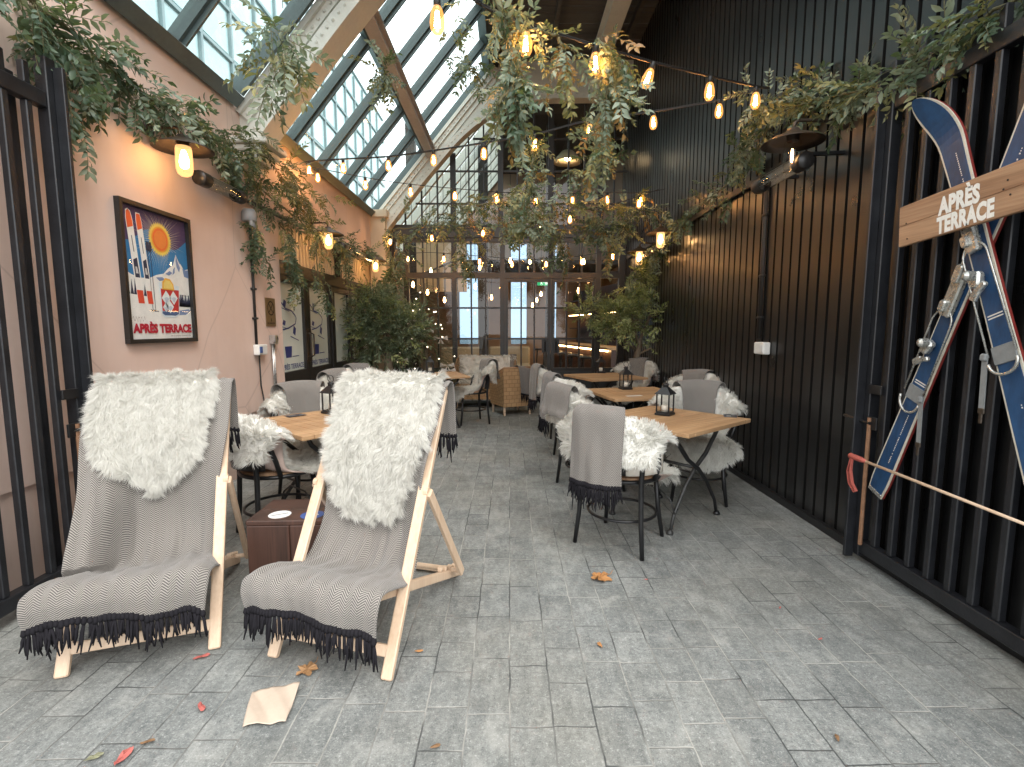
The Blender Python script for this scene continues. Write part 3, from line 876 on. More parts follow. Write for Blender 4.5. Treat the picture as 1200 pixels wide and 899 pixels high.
# ------------------------------------------------------------------ deck chairs
K = .94
def deck_chair(label, loc, rotz):
    t = thing("deck_chair", label, "deck chair", loc, rotz, "wooden deck chairs at the terrace entrance")
    J = lambda s, z: (s * K, z * K)
    A0, A1 = Vector((0, 0, .0)), Vector((0, .60, 1.07))
    at = lambda f, x: (x, A0.y + (A1.y - A0.y) * f, A0.z + (A1.z - A0.z) * f)
    w = .262
    for x in (-w, w):
        b = MB(); b.bar(at(0.004, x), at(1.0, x), .024, .046, (1, 0, 0), .005); R = b.build("front_rail", M['pine'], t, world=False)
        b = MB(); b.tube([(x - .016, *at(.585, x)[1:]), (x + .016, *at(.585, x)[1:])], .006, 8); b.build("bolt", M['steel'], R, world=False)
    b = MB(); b.bar((-w + .012, *at(.085, 0)[1:]), (w - .012, *at(.085, 0)[1:]), .02, .044, (0, .4, 1), .004); b.build("front_crossbar", M['pine'], t, world=False)
    b = MB(); b.tube([(-w - .02, .595, 1.082), (w + .02, .595, 1.082)], .013, 10); b.build("top_dowel", M['pine'], t, world=False)
    for x in (-w + .04, w - .04):
        b = MB(); b.bar((x, -.05, .36), (x, .87, .022), .022, .044, (0, .3, 1), .005)
        for k in range(4):                      # notch blocks
            b.box((x, .80 - k * .06, .085 + k * .0225), (.022, .024, .02), bev=.003)
        b.build("seat_rail", M['pine'], t, world=False)
    b = MB(); b.bar((-w + .05, .855, .03), (w - .05, .855, .03), .04, .022, (0, 0, 1), .004); b.build("rear_crossbar", M['pine'], t, world=False)
    b = MB(); b.tube([(-w + .02, -.045, .358), (w - .02, -.045, .358)], .013, 10); b.build("front_dowel", M['pine'], t, world=False)
    for x in (-w - .028, w + .028):
        b = MB(); b.bar((x, *at(.6, 0)[1:]), (x, .745, .085), .022, .042, (0, 1, 0), .005); b.tube([(x, *at(.6, 0)[1:]), (x * .93, *at(.6, 0)[1:])], .02, 10)
        b.build("prop_leg", M['pine'], t, world=False)
    b = MB(); b.tube([(-w - .03, .742, .093), (w + .03, .742, .093)], .012, 10); b.build("prop_dowel", M['pine'], t, world=False)
    def canvas(u, v):
        pr = np.array([(-.04, .34), (.1, .29), (.27, .26), (.42, .4), (.52, .7), (.6, 1.085)])
        c = np.stack([np.stack([u * .215, np.full_like(u, s), np.full_like(u, z)], 1) for s, z in pr])
        return catmull(c, v)
    sheet("sling", canvas, 6, 30, M['canvas'], t)
    return t

def deck_throw(label, loc, rotz, seed, skew=0.0, cover=False):
    t = thing("throw_blanket", label, "blanket", loc, rotz, "herringbone throws on the deck chairs")
    g = np.random.default_rng(seed); ph = g.uniform(0, 6, 8)
    pr = [(-.092, .262, .29), (-.098, .34, .30), (-.062, .398, .305), (.04, .385, .30), (.17, .335, .285), (.29, .325, .262), (.375, .42, .252), (.425, .62, .25), (.474, .86, .288), (.55, 1.045, .297),
          (.60, 1.098, .298), (.648, 1.08, .298), (.672, .98, .296), (.68, .83, .295)]
    def fn(u, v):
        c = np.stack([np.stack([u * w + (skew * np.clip((.5 - i / 13), 0, 1)), np.full_like(u, s), np.full_like(u, z)], 1) for i, (s, z, w) in enumerate(pr)])
        p = catmull(c, v)
        yr = p[:, 2] * .5505                     # the rails' line
        top = np.clip((p[:, 2] - .42) / .44, 0, 1) ** 2 * (v < .74)
        p[:, 1] = p[:, 1] * (1 - top) + np.minimum(p[:, 1], yr - .04) * top
        if cover:
            lf = np.clip((-u - .35) / .4, 0, 1); lf = lf * lf * (3 - 2 * lf) * (v < .74) * np.clip((p[:, 2] - .2) / .15, 0, 1)
            p[:, 0] -= .02 * np.clip(-u, 0, 1) ** 2 * np.clip((v - .25) * 5, 0, 1) * np.clip((.95 - p[:, 2]) / .4, 0, 1)
            p[:, 1] = p[:, 1] * (1 - lf) + np.minimum(p[:, 1], yr - .036) * lf
        if not cover: p[:, 0] *= np.where(u < 0, 1 - .2 * np.clip((v - .42) * 6, 0, 1), 1)
        side = np.clip(np.abs(u) - .82, 0, 1) / .18
        seat = np.exp(-((v - .32) / .16) ** 2)
        hang = np.clip((.16 - v) / .16, 0, 1)
        p[:, 2] -= side ** 2 * (.035 * seat + .02 * np.clip(1 - v * 5, 0, 1)) - .045 * np.abs(u) ** 2.5 * np.exp(-((v - .42) / .13) ** 2)
        p[:, 1] -= .05 * np.abs(u) ** 2 * np.exp(-((v - .5) / .15) ** 2)
        wr = .007 * np.sin(u * 9 + ph[0] + v * 4) * np.sin(v * 3 + ph[1]) + .0065 * np.sin(u * 21 + ph[2] + 3 * np.sin(v * 6 + ph[3])) * (.5 + .8 * seat) + .004 * np.sin(u * 37 + ph[7] + 2 * np.sin(v * 11)) * (v > .25)
        wr += .010 * np.sin(u * 6 + v * 15 + ph[4]) * np.exp(-((v - .4) / .1) ** 2)
        p[:, 2] += wr; p[:, 1] += .012 * np.sin(u * 7 + ph[5]) * hang - wr * .4
        p[:, 2] += .018 * np.sin(u * 2.2 + ph[6]) * hang
        return p
    o = sheet("cloth", fn, 70, 190, M['weave'], t, uvsize=.56, thick=.006)
    u = np.linspace(-.985, .985, 38)
    e = fn(u, np.zeros_like(u)); fringe("fringe", e, [(g.uniform(-.1, .1), -.1, -1) for _ in u], .088, M['fringe'], t, seed, .0085)
    e = fn(u, np.ones_like(u)); fringe("fringe", e, [(0, .03, -1) for _ in u], .085, M['fringe'], t, seed + 1, .008)
    return t, fn

def deck_fleece(label, loc, rotz, cloth, seed, u0, u1, v0, v1, over=.02, group=None):
    t = thing("sheepskin", label, "sheepskin", loc, rotz, "white sheepskins over the deck chairs")
    g = np.random.default_rng(seed); ph = g.uniform(0, 6, 6)
    vt = .775                                 # top of the chair along the throw
    def fn(u, v):
        # v 0 behind the top edge -> 1 rounded lower end in front
        vv = (vt + over) + (v0 - vt - over) * v
        wd = np.where(v > .5, np.clip(1 - .985 * (np.clip((v - .42) / .58, 0, 1)) ** 3.4, .01, 1) ** .42, 1.0) * (1 + .03 * np.sin(v * 9 + ph[0]) * np.sign(u))
        uc, uh = (u0 + u1) / 2 + .06 * (v - .3) * v1, (u1 - u0) / 2
        U = uc + uh * u * wd
        vv = vv + .006 * np.sin(U * 6 + ph[1])
        e = 1.5e-3
        Uc = np.clip(U, -1, 1)
        p = cloth(Uc, vv); q = cloth(Uc, vv + e)
        tg = q - p; n = np.stack([np.zeros_like(u), -tg[:, 2], tg[:, 1]], 1); n /= np.linalg.norm(n, axis=1)[:, None] + 1e-9
        n = np.where(n[:, 1:2] > .2, n, n)
        p = p + n * .014; p[:, 0] += (U - Uc) * .26; p[:, 2] -= np.abs(U - Uc) * .05; p[:, 1] += np.abs(U - Uc) * .06
        return p
    sheet("skin", fn, 40, 60, M['furbase'], t, thick=.008)
    return t, fn

# the two at the entrance
D2 = (P(325, 770, Z=0) + P(447, 801, Z=0)) / 2
D1 = (P(68, 804, Z=0) + P(242, 766, Z=0)) / 2
R2a, R1a = rad(-15.5), rad(19.5)
D1 = D1 + Vector((.0, .03, 0))
deck_chair("wooden deck chair nearest the left gate, under a grey throw", D1, R1a)
deck_chair("wooden deck chair in the middle of the entrance, right of the dark crate", D2, R2a)
t1, c1 = deck_throw("herringbone throw with black fringe on the deck chair nearest the left gate", D1, R1a, 3, -.07, True)
t2, c2 = deck_throw("herringbone throw with black fringe on the deck chair right of the crate", D2, R2a, 8, -.03)
NF = 90000
s1, f1 = deck_fleece("white sheepskin with rounded end on the deck chair nearest the left gate", D1, R1a, c1, 5, -.84, .68, .55, .0, .02)
fur("fleece", f1, NF, .056, 51, M['fur'], s1, .0021, 1300, (.12, 1), .24, .12, flip=-1, jit=.3, cl=.5)
s2, f2 = deck_fleece("long white sheepskin hanging down the deck chair right of the crate", D2, R2a, c2, 6, -.92, .84, .495, .0, .02)
fur("fleece", f2, NF, .054, 52, M['fur'], s2, .0021, 1300, (-.1, 1), .24, .12, flip=-1, jit=.3, cl=.5)

# ------------------------------------------------------------------ armchairs
def arm_chair(label):
    t = thing("cafe_armchair", label, "armchair", (0, 0, 0), 0, "black cafe armchairs round the tables")
    b = MB(); b.lathe([(.0, .448), (.2, .448), (.222, .455), (.222, .468), (.2, .475), (0, .475)], (0, .01, 0), 28); b.build("seat", M['signwood'], t, world=False, smooth=True)
    ring = lambda r, z, n=32: [(r * math.cos(2 * math.pi * k / n), .01 + r * math.sin(2 * math.pi * k / n), z) for k in range(n)]
    b = MB(); b.tube(ring(.226, .447), .013, 8, True); b.build("seat_rim", M['iron'], t, world=False, smooth=True)
    b = MB(); b.tube(ring(.214, .2), .0095, 8, True); b.build("foot_ring", M['iron'], t, world=False, smooth=True)
    for a in (45, 135):
        ca, sa = math.cos(rad(a)), math.sin(rad(a)); b = MB()
        b.tube([(.285 * ca, .285 * sa + .01, .0), (.25 * ca, .25 * sa + .01, .2), (.222 * ca, .222 * sa + .01, .445)], [.0135, .015, .0165], 10)
        b.build("leg", M['iron'], t, world=False, smooth=True)
    for a in (222, 318):
        ca, sa = math.cos(rad(a)), math.sin(rad(a)); b = MB()
        b.tube([(.3 * ca, .3 * sa, .0), (.275 * ca, .275 * sa, .2), (.262 * ca, .262 * sa, .45), (.285 * ca, .285 * sa, .66), (.30 * ca, .30 * sa, .76)], [.0135, .015, .016, .015, .014], 10)
        b.build("leg", M['iron'], t, world=False, smooth=True)
    hoop = []
    for k in range(25):
        a = rad(-24 - 132 * k / 24); f = abs(k - 12) / 12
        r = .3; hoop.append((r * math.cos(a) * (1 - .02 * f), r * math.sin(a) * .95, .80 - .15 * f ** 1.6))
    hoop = [(.232, -.05, .455), (.268, -.085, .56)] + hoop + [(-.268, -.085, .56), (-.232, -.05, .455)]
    b = MB(); b.tube(hoop, .0145, 10); b.build("arm_hoop", M['iron'], t, world=False, smooth=True)
    def bk(u, v):
        a = u * 1.02; z = .5 + v * (.285 - .05 * u * u); r = .262 + .018 * v
        return np.stack([r * np.sin(a), -r * np.cos(a), z], 1)
    o = sheet("back_shell", bk, 24, 8, M['darkframe'], t, thick=.012)
    return t

def ch_fleece_fn(seed, spread=1.0, droop=.35, twist=0.0):
    ph = np.random.default_rng(seed).uniform(0, 6, 6)
    def fn(u, v):
        a = (u * 1.22 * spread) + twist
        zt = .862 - .13 * np.abs(u) ** 2.2
        RZ = [(.352, .60), (.357, .73), (.347, zt - .03), (.312, zt + .012), (.27, zt - .03), (.252, .70), (.236, .565)]
        c = []
        flare = 1 + .1 * np.abs(u) ** 3
        for r, z in RZ:
            z = np.full_like(u, z) if np.isscalar(z) else z
            c.append(np.stack([r * np.sin(a) * flare, -r * np.cos(a), z], 1))
        x0, y0 = .225 * np.sin(a), -.225 * np.cos(a)
        for f, z, w in ((.12, .506, 1), (.45, .494, 1), (.8, .496, 1), (1.0, .486, .95), (1.07, .44, .9), (1.1, droop, .8)):
            c.append(np.stack([(x0 * (1 - f) + f * u * .24) * (1 + .12 * min(f, 1)) * w, y0 * (1 - f) + f * (.245 - .05 * u * u), z - .05 * np.abs(u) ** 3 * min(1, f * 1.2) + 0 * u], 1))
        p = catmull(np.stack(c), v)
        p[:, 2] += .008 * np.sin(u * 5 + ph[0] + v * 9) ; p[:, 0] += .02 * np.sin(v * 14 + ph[1]) * np.abs(u)
        return p
    return fn

def chair_fleece(label, seed, **k):
    t = thing("sheepskin", label, "sheepskin", (0, 0, 0), 0, "white sheepskins over the cafe armchairs")
    fn = ch_fleece_fn(seed, **k)
    def wrap(u, v):
        w = 1 - .30 * np.clip((.22 - v) / .22, 0, 1) ** 2 - .34 * np.clip((v - .86) / .14, 0, 1) ** 2
        return fn(u * w, v)
    sheet("skin", wrap, 26, 60, M['hide'], t, thick=.006)
    lift = lambda u, v: wrap(u, v)
    fur("fleece", lift, 20000, .052, seed + 100, M['fur'], t, .0036, 520, (0, .7), .36, .18, off=.004, jit=.4, cl=.5, flip=FL, lenfn=lambda u, v: np.where(v < .5, .35 + .65 * np.clip((np.abs(u) - .38) / .25, 0, 1), 1))
    # a dense under layer so the skin does not show between the locks
    def under(u, v):
        p = wrap(u, v); e = 1e-3
        pu = wrap(u + e, v) - wrap(u - e, v); pv = wrap(u, v + e) - wrap(u, v - e); n = np.cross(pu, pv) * FL; n /= np.linalg.norm(n, axis=1)[:, None] + 1e-9
        return p + n * .008
    sheet("underwool", under, 26, 60, M['furbase'], t)
    return t
FL = 1

def chair_throw(label, seed, phi, half, zbot, zin, mat, fr=True, drop=0.0):
    t = thing("throw_blanket", label, "blanket", (0, 0, 0), 0, "herringbone throws on the cafe armchairs")
    ph = np.random.default_rng(seed).uniform(0, 6, 6)
    def fn(u, v):
        def c3(r, z, k=1.0):
            a = phi + u * half * k
            flat = np.stack([r * np.sin(a), -r * np.cos(a), np.full_like(u, z)], 1); return flat
        zt = .90
        def hang(r, z):
            # hanging outside: a nearly straight sheet below the hoop
            a = phi + u * half; cx, cy = r * math.sin(phi), -r * math.cos(phi)
            tx, ty = math.cos(phi), math.sin(phi); s = u * half * .37
            bow = -.04 * u * u
            return np.stack([cx + tx * s - math.sin(phi) * -bow * -1, cy + ty * s + math.cos(phi) * -bow, np.full_like(u, z)], 1)
        c = np.stack([hang(.412, zbot), hang(.41, zbot + (.72 - zbot) * .5), (hang(.402, .74) + c3(.394, .74)) / 2, c3(.382, zt - .02), c3(.318, zt + .022), c3(.248, zt - .03), c3(.222, .5 * (zin + .85)), c3(.205, zin)])
        p = catmull(c, v)
        p[:, 2] -= .05 * np.abs(np.sin(phi + u * half)) ** 2 * np.clip((v - .3) * 3, 0, 1) * 1.2
        w = .006 * np.sin(u * 11 + ph[0]) * np.clip(.5 - v, 0, 1) * 2 + .004 * np.sin(u * 5 + v * 12 + ph[1])
        p[:, 1] += w; p[:, 2] += drop * u * np.clip(.35 - v, 0, 1)
        return p
    sheet("cloth", fn, 34, 80, mat, t, uvsize=half * 2 * .37, thick=.006)
    if fr:
        u = np.linspace(-.97, .97, 24); e = fn(u, np.zeros_like(u)); fringe("fringe", e, [(0, -.02, -1) for _ in u], .105, M['fringe'], t, seed, .0075)
    return t

AC = arm_chair("black armchair")
FLS = [chair_fleece("white sheepskin", 11), chair_fleece("white sheepskin", 12, spread=1.08, droop=.33, twist=.1), chair_fleece("white sheepskin", 13, spread=.95, droop=.38, twist=-.12)]
THR = [chair_throw("throw", 21, -.02, .44, .47, .62, M['weave']),             # long, fringe down the back
       chair_throw("throw", 22, .0, .6, .66, .60, M['weave'], False),         # short over the back
       chair_throw("throw", 23, .25, .52, .62, .5, M['weave'], False),
       chair_throw("throw", 24, -.1, .5, .44, .66, M['weave2'])]
first = {}
def once(root, loc, rz, label):
    if root.name not in first:
        first[root.name] = 1; root.location = loc; root.rotation_euler = (0, 0, rz); root["label"] = label
        MAT[root.name] = Matrix.Translation(Vector(loc)) @ Matrix.Rotation(rz, 4, 'Z'); return root
    return dup(root, loc, rz, label)
def seat(x, y, face, fl, th, where, thnote=""):
    rz = math.atan2(-face[0], face[1])
    once(AC, (x, y, 0), rz, "black tubular armchair " + where)
    if fl is not None: once(FLS[fl], (x, y, 0), rz, "white sheepskin on armchair " + where)
    if th is not None: once(THR[th], (x, y, 0), rz, thnote + "throw on armchair " + where)

seat(.715, 3.12, (.58, .81), 0, 0, "nearest the camera at the near right table", "long fringed ")
seat(1.53, 3.98, (-.30, -.95), 1, 1, "by the black wall at the near right table", "herringbone ")
seat(.69, 4.2, (.93, .37), 2, 1, "second in the right aisle row", "herringbone ")
seat(1.82, 5.2, (-.85, -.52), 0, 2, "by the black wall at the middle right table", "grey ")
seat(.73, 5.15, (.97, .25), 1, 3, "third in the right aisle row", "grey ")
seat(.66, 6.35, (.97, .2), 2, 0, "last in the right aisle row, near the end doors", "fringed ")
seat(1.78, 7.3, (-.75, -.65), 1, 2, "far right beside the olive tree trunk", "dark grey ")
seat(-1.52, 3.22, (.745, .667), 1, None, "behind the dark box stool, at the near left table")
seat(-1.58, 3.98, (.62, -.78), 2, 1, "behind the near left table by the pink wall", "herringbone ")
seat(-1.66, 5.35, (.75, -.66), 0, 2, "by the frosted doors, just behind the left lantern", "grey ")
seat(-1.7, 6.15, (.8, -.6), 1, 3, "by the frosted doors, farther from the left lantern", "grey ")
seat(-.55, 7.2, (-.93, -.35), 2, 2, "at the far left table beside the rattan armchair", "grey ")

t = thing("cushion", "cream cushion standing inside the armchair nearest the camera", "cushion", (.715, 3.12, 0), math.atan2(-.58, .81))
def cu(u, v):
    a = 1.0 + .52 * u; r = .268 + .0 * v; z = .50 + .27 * v
    return np.stack([r * np.sin(a), -r * np.cos(a) , z], 1)
sheet("cover", cu, 14, 10, M['cushion'], t, thick=.06)

# ------------------------------------------------------------------ tables
def cafe_table(label, loc, rz):
    t = thing("cafe_table", label, "table", loc, rz, "teak cafe tables with black iron legs")
    S = .82; h = .72
    b = MB()
    for k in range(9):
        w = (S - .16) / 9; b.box((-S / 2 + .08 + w * (k + .5), 0, h - .014), (w - .004, S - .16, .024), bev=.002)
    for sx in (-1, 1):
        b.box((sx * (S / 2 - .039), 0, h - .014), (.076, S, .028), bev=.003); b.box((0, sx * (S / 2 - .039), h - .014), (S - .16, .076, .028), bev=.003)
    b.build("tabletop", M['teak'], t, world=False)
    for y in (-.24, .24):
        for s in (-1, 1):
            b = MB(); yy = y + s * .009
            b.tube([(s * .3, yy, h - .03), (s * .27, yy, h - .1), (s * .13, yy, h - .24), (0, yy, .40), (-s * .12, yy, .29), (-s * .25, yy, .12), (-s * .29, yy, .0)], [.015, .015, .015, .015, .0135, .012, .012], 8)
            b.lathe([(.024, 0), (.024, .012), (.014, .03)], (-s * .29, yy, 0), 12, caps=True)
            b.build("leg", M['greyiron'] if s > 0 else M['iron'], t, world=False, smooth=True)
    for s in (-1, 1):
        b = MB(); b.tube([(s * .255, -.24, .13), (s * .25, -.2, .22), (s * .25, -.1, .28), (s * .25, .1, .28), (s * .25, .2, .22), (s * .255, .24, .13)], .006, 6); b.build("brace", M['greyiron'], t, world=False, smooth=True)
    b = MB()
    b.tube([(0, -.24, .40), (0, .24, .40)], .011, 8)
    for y in (-.24, .24): b.bar((-.3, y, h - .035), (.3, y, h - .035), .03, .012)
    b.build("stretcher", M['greyiron'], t, world=False, smooth=True)
    return t
def table_at(A, ang, size=.82):
    """A: nearest corner, ang: direction of the right hand edge"""
    e1 = Vector((math.cos(ang), math.sin(ang), 0)); e2 = Vector((-math.sin(ang), math.cos(ang), 0))
    c = Vector((A.x, A.y, 0)) + e1 * size / 2 + e2 * size / 2; return c, ang
A = P(807, 509, Z=.72); B = P(883, 490, Z=.72); angR = math.atan2(B.y - A.y, B.x - A.x)
TR1, _ = table_at(A, angR)
CT = cafe_table("teak topped cafe table at the near right with a lantern on it", TR1, angR)
A2 = P(354, 512, Z=.72); C2 = P(395, 505, Z=.72); angL = math.atan2(C2.y - A2.y, C2.x - A2.x)
TL1, _ = table_at(A2, angL)
dup(CT, TL1, angL, "teak topped cafe table behind the deck chair, near the pink wall")
TR2 = Vector((1.27, 5.0, 0)); dup(CT, TR2, rad(12), "teak topped cafe table in the middle of the right row")
TR3 = Vector((1.28, 6.75, 0)); dup(CT, TR3, rad(20), "teak topped cafe table at the far end of the right row")
TL2 = Vector((-1.05, 6.95, 0)); dup(CT, TL2, rad(20), "teak topped cafe table far left, before the christmas tree")

def sticker_sheet(name, label, cat, loc, rz, size, cols):
    t = thing(name, label, cat, loc, rz)
    return t
M['card_dark'] = paint("dark_printed_card", (.03, .035, .05), .35, .3, 60)
M['sticker_white'] = paint("white_sticker", (.72, .72, .7), .4, .1, 20)
M['sticker_blue'] = paint("blue_sticker", (.04, .1, .32), .4, .2, 20)
for loc, rz, lab in ((Vector((P(876, 488, Z=.72).x - .12, P(850, 487, Z=.72).y - .02, .721)), angR + .5, "small dark menu card on the near right table"), (P(346, 487, Z=.7215), angL, "small dark menu card on the near left table")):
    t = thing("menu_card", lab, "card", loc, rz); b = MB(); b.box((0, 0, .0012), (.13, .09, .002)); b.build("card", M['card_dark'], t, world=False)
    b = MB(); b.box((-.02, .01, .0027), (.05, .03, .0006)); b.box((.035, -.02, .0027), (.03, .02, .0006)); b.build("print", M['steel'], t, world=False)
t = thing("menu_card", "white slip of paper on the middle right table", "card", (1.18, 4.72, .721), .3); b = MB(); b.box((0, 0, .0012), (.16, .05, .002)); b.build("card", M['white'], t, world=False)

# lanterns
def lantern(label, loc, rz):
    t = thing("lantern", label, "lantern", loc, rz, "black metal lanterns on the tables")
    b = MB(); b.box((0, 0, .008), (.115, .115, .016), bev=.003); b.box((0, 0, .021), (.1, .1, .009), bev=.002); b.build("base", M['iron'], t, world=False)
    for sx in (-1, 1):
        for sy in (-1, 1):
            b = MB(); b.box((sx * .046, sy * .046, .0905), (.009, .009, .128)); b.build("post", M['iron'], t, world=False)
    b = MB()
    for s in (-1, 1):
        b.quad((s * .045, -.042, .028), (s * .045, .042, .028), (s * .045, .042, .152), (s * .045, -.042, .152)); b.quad((-.042, s * .045, .028), (.042, s * .045, .028), (.042, s * .045, .152), (-.042, s * .045, .152))
    b.build("glass", M['clear'], t, world=False, fix=False)
    b = MB(); z = .156
    vs = [(-.062, -.062, z), (.062, -.062, z), (.062, .062, z), (-.062, .062, z), (-.02, -.02, z + .05), (.02, -.02, z + .05), (.02, .02, z + .05), (-.02, .02, z + .05)]
    b.add(vs, [(3, 2, 1, 0), (4, 5, 6, 7), (0, 1, 5, 4), (1, 2, 6, 5), (2, 3, 7, 6), (3, 0, 4, 7)]); b.box((0, 0, z + .06), (.034, .034, .022), bev=.003)
    b.lathe([(.026, z + .07), (.024, z + .076), (.004, z + .084)], seg=14)
    b.build("roof", M['iron'], t, world=False)
    b = MB(); b.tube([(.026 * math.cos(a), 0.008 * math.sin(a), z + .105 + .026 * math.sin(a)) for a in [2 * math.pi * k / 20 for k in range(20)]], .0028, 6, True); b.build("ring", M['iron'], t, world=False)
    b = MB(); b.lathe([(0, .0255), (.026, .0255), (.026, .07), (.022, .074), (.004, .072)], seg=16); b.build("candle", M['candle'], t, world=False, smooth=True)
    return t
LN = lantern("black lantern with a white candle on the near right table", P(779, 486, Z=.72), angR + .2)
dup(LN, P(389, 484, Z=.72), angL + .1, "black lantern on the near left table beside the white fleece")
dup(LN, P(733, 456, Z=.72), .2, "black lantern on the middle right table")
dup(LN, P(704, 437, Z=.72), .1, "black lantern on the far right table before the end doors")
dup(LN, P(504, 437, Z=.72), .3, "black lantern on the far left table")

# dark crate between the deck chairs
cz = .43; p0 = P(292, 719, Z=0)
t = thing("wooden_stool", "dark stained box stool with two round stickers between the deck chairs", "stool", (p0.x + .2, p0.y + .17, 0), rad(2))
b = MB()
for k in range(2):
    b.box((-.1 + k * .2005, -.145, cz / 2), (.198, .024, cz), bev=.003); b.box((-.1 + k * .2005, .145, cz / 2), (.198, .024, cz), bev=.003)
for s in (-1, 1):
    for k in range(2): b.box((s * .19, -.067 + k * .134, cz / 2 - .006), (.022, .13, cz - .02), bev=.003)
b.build("body", M['crate'], t, world=False)
b = MB(); b.box((0, -.078, cz + .013), (.405, .154, .024), bev=.004); b.box((0, .079, cz + .011), (.405, .152, .024), bev=.004); b.build("top", M['crate'], t, world=False)
b = MB(); b.lathe([(0, 0), (.052, 0), (.052, .0008), (0, .0008)], (-.075, -.075, cz + .0256), 28); b.build("white_sticker", M['sticker_white'], t, world=False)
b = MB(); b.box((-.075, -.075, cz + .0268), (.075, .005, .0005), Matrix.Rotation(.5, 3, 'Z')); b.build("sticker_line", M['card_dark'], t, world=False)
b = MB(); b.lathe([(0, 0), (.055, 0), (.055, .0008), (0, .0008)], (.085, -.085, cz + .0256), 28); b.build("blue_sticker", M['sticker_blue'], t, world=False)
b = MB(); b.box((.07, -.085, cz + .0268), (.02, .04, .0005)); b.box((.1, -.08, cz + .0268), (.02, .03, .0005), Matrix.Rotation(.6, 3, 'Z')); b.build("sticker_motif", M['sticker_white'], t, world=False)

# wicker armchair and sofa by the end wall
def mk_wicker():
    q = NT("woven_rattan"); v = q.coord("Object")
    br = q.n("ShaderNodeTexBrick"); q.t.links.new(q.coord("UV", (1, 1, 1)), br.inputs[0])
    br.inputs["Color1"].default_value = (.52, .33, .17, 1); br.inputs["Color2"].default_value = (.42, .25, .12, 1); br.inputs["Mortar"].default_value = (.2, .1, .045, 1)
    br.inputs["Scale"].default_value = 1; br.inputs["Brick Width"].default_value = .085; br.inputs["Row Height"].default_value = .062; br.inputs["Mortar Size"].default_value = .0035
    n = q.noise(v, 40, 3); q.P(Base_Color=q.mix(q.math('MULTIPLY', n, .4), br.outputs[0], (.5, .33, .18)), Roughness=.6); q.bump(br.outputs[1], -.6, .006)
    return q.m
M['wicker'] = mk_wicker()
def wicker_seat(label, nm, cat, loc, rz, w, d, hb, ha):
    t = thing(nm, label, cat, loc, rz)
    b = MB(); uv = []
    def panel(a, bb, c, dd):
        b.quad(a, bb, c, dd); L = (Vector(bb) - Vector(a)).length; hh = (Vector(dd) - Vector(a)).length; uv.extend([(0, 0), (L, 0), (L, hh), (0, hh)])
    z0 = .14; f = .03
    panel((-w / 2 + f, -d / 2, z0), (w / 2 - f, -d / 2, z0), (w / 2, -d / 2 - .05, hb), (-w / 2, -d / 2 - .05, hb))
    for s in (-1, 1):
        panel((s * (w / 2 - f), -d / 2, z0), (s * (w / 2 - f), d / 2, z0), (s * w / 2, d / 2, ha), (s * w / 2, -d / 2 - .05, hb))
        panel((s * (w / 2 - .07), -d / 2 + .05, .4), (s * (w / 2 - .07), d / 2, .4), (s * (w / 2 - .05), d / 2, ha), (s * (w / 2 - .05), -d / 2, hb))
    panel((-w / 2 + .06, -d / 2 + .07, .4), (w / 2 - .06, -d / 2 + .07, .4), (w / 2 - .05, -d / 2, hb), (-w / 2 + .05, -d / 2, hb))
    panel((-w / 2 + .05, d / 2 - .002, z0), (w / 2 - .05, d / 2 - .002, z0), (w / 2 - .05, d / 2 - .002, .4), (-w / 2 + .05, d / 2 - .002, .4))
    panel((-w / 2 + .05, -d / 2, .4), (w / 2 - .05, -d / 2, .4), (w / 2 - .05, d / 2, .4), (-w / 2 + .05, d / 2, .4))
    o = b.build("body", M['wicker'], t, world=False, fix=False)
    l = o.data.uv_layers.new(name="UVMap")
    for i, x in enumerate(uv): l.data[i].uv = x
    b = MB(); b.tube([(-w / 2 + .025, d / 2, ha + .004), (-w / 2 + .025, -d / 2 - .025, hb + .004), (w / 2 - .025, -d / 2 - .025, hb + .004), (w / 2 - .025, d / 2, ha + .004)], .024, 8); b.build("rim", M['wicker'], t, world=False, smooth=True)
    for sx in (-1, 1):
        for sy in (-1, 1):
            b = MB(); b.tube([(sx * (w / 2 - .06), sy * (d / 2 - .04), 0), (sx * (w / 2 - .06), sy * (d / 2 - .04), .15)], [.017, .021], 10); b.build("leg", M['pine'], t, world=False)
    b = MB(); b.box((0, .04, .45), (w - .17, d - .12, .1), bev=.03); b.build("seat_pad", M['cushion'], t, world=False)
    return t
wl = (.03, 8.02, 0); wr = math.atan2(.42, .9)
wicker_seat("woven rattan armchair turned away, grey throw over its back", "rattan_armchair", "armchair", wl, wr, .56, .52, .74, .55)
t = thing("throw_blanket", "dark grey throw with black fringe over the rattan armchair's back", "blanket", wl, wr)
def wth(u, v):
    c = np.stack([np.stack([.10 + u * .2 + k * .02 , np.full_like(u, y), np.full_like(u, z) - .05 * (u + 1) * (k > 1)], 1) for k, (y, z) in enumerate(((-.06, .66), (-.255, .76), (-.292, .79), (-.335, .76), (-.345, .6), (-.34, .36)))])
    p = catmull(c, v); p[:, 1] += .008 * np.sin(u * 9 + 1) * v; return p
sheet("cloth", wth, 20, 40, M['weave2'], t, uvsize=.4, thick=.006)
u = np.linspace(-.97, .97, 24); e = wth(u, np.ones_like(u)); fringe("fringe", e, [(0, -.02, -1) for _ in u], .09, M['fringe'], t, 77, .0075)
sl_, sr = (-.42, 8.85, 0), math.pi + .0
wicker_seat("rattan sofa under a white fleece against the glazed wall", "rattan_sofa", "sofa", sl_, sr, 1.1, .6, .8, .6)
t = thing("sheepskin", "wide white sheepskin over the back of the rattan sofa", "sheepskin", sl_, sr)
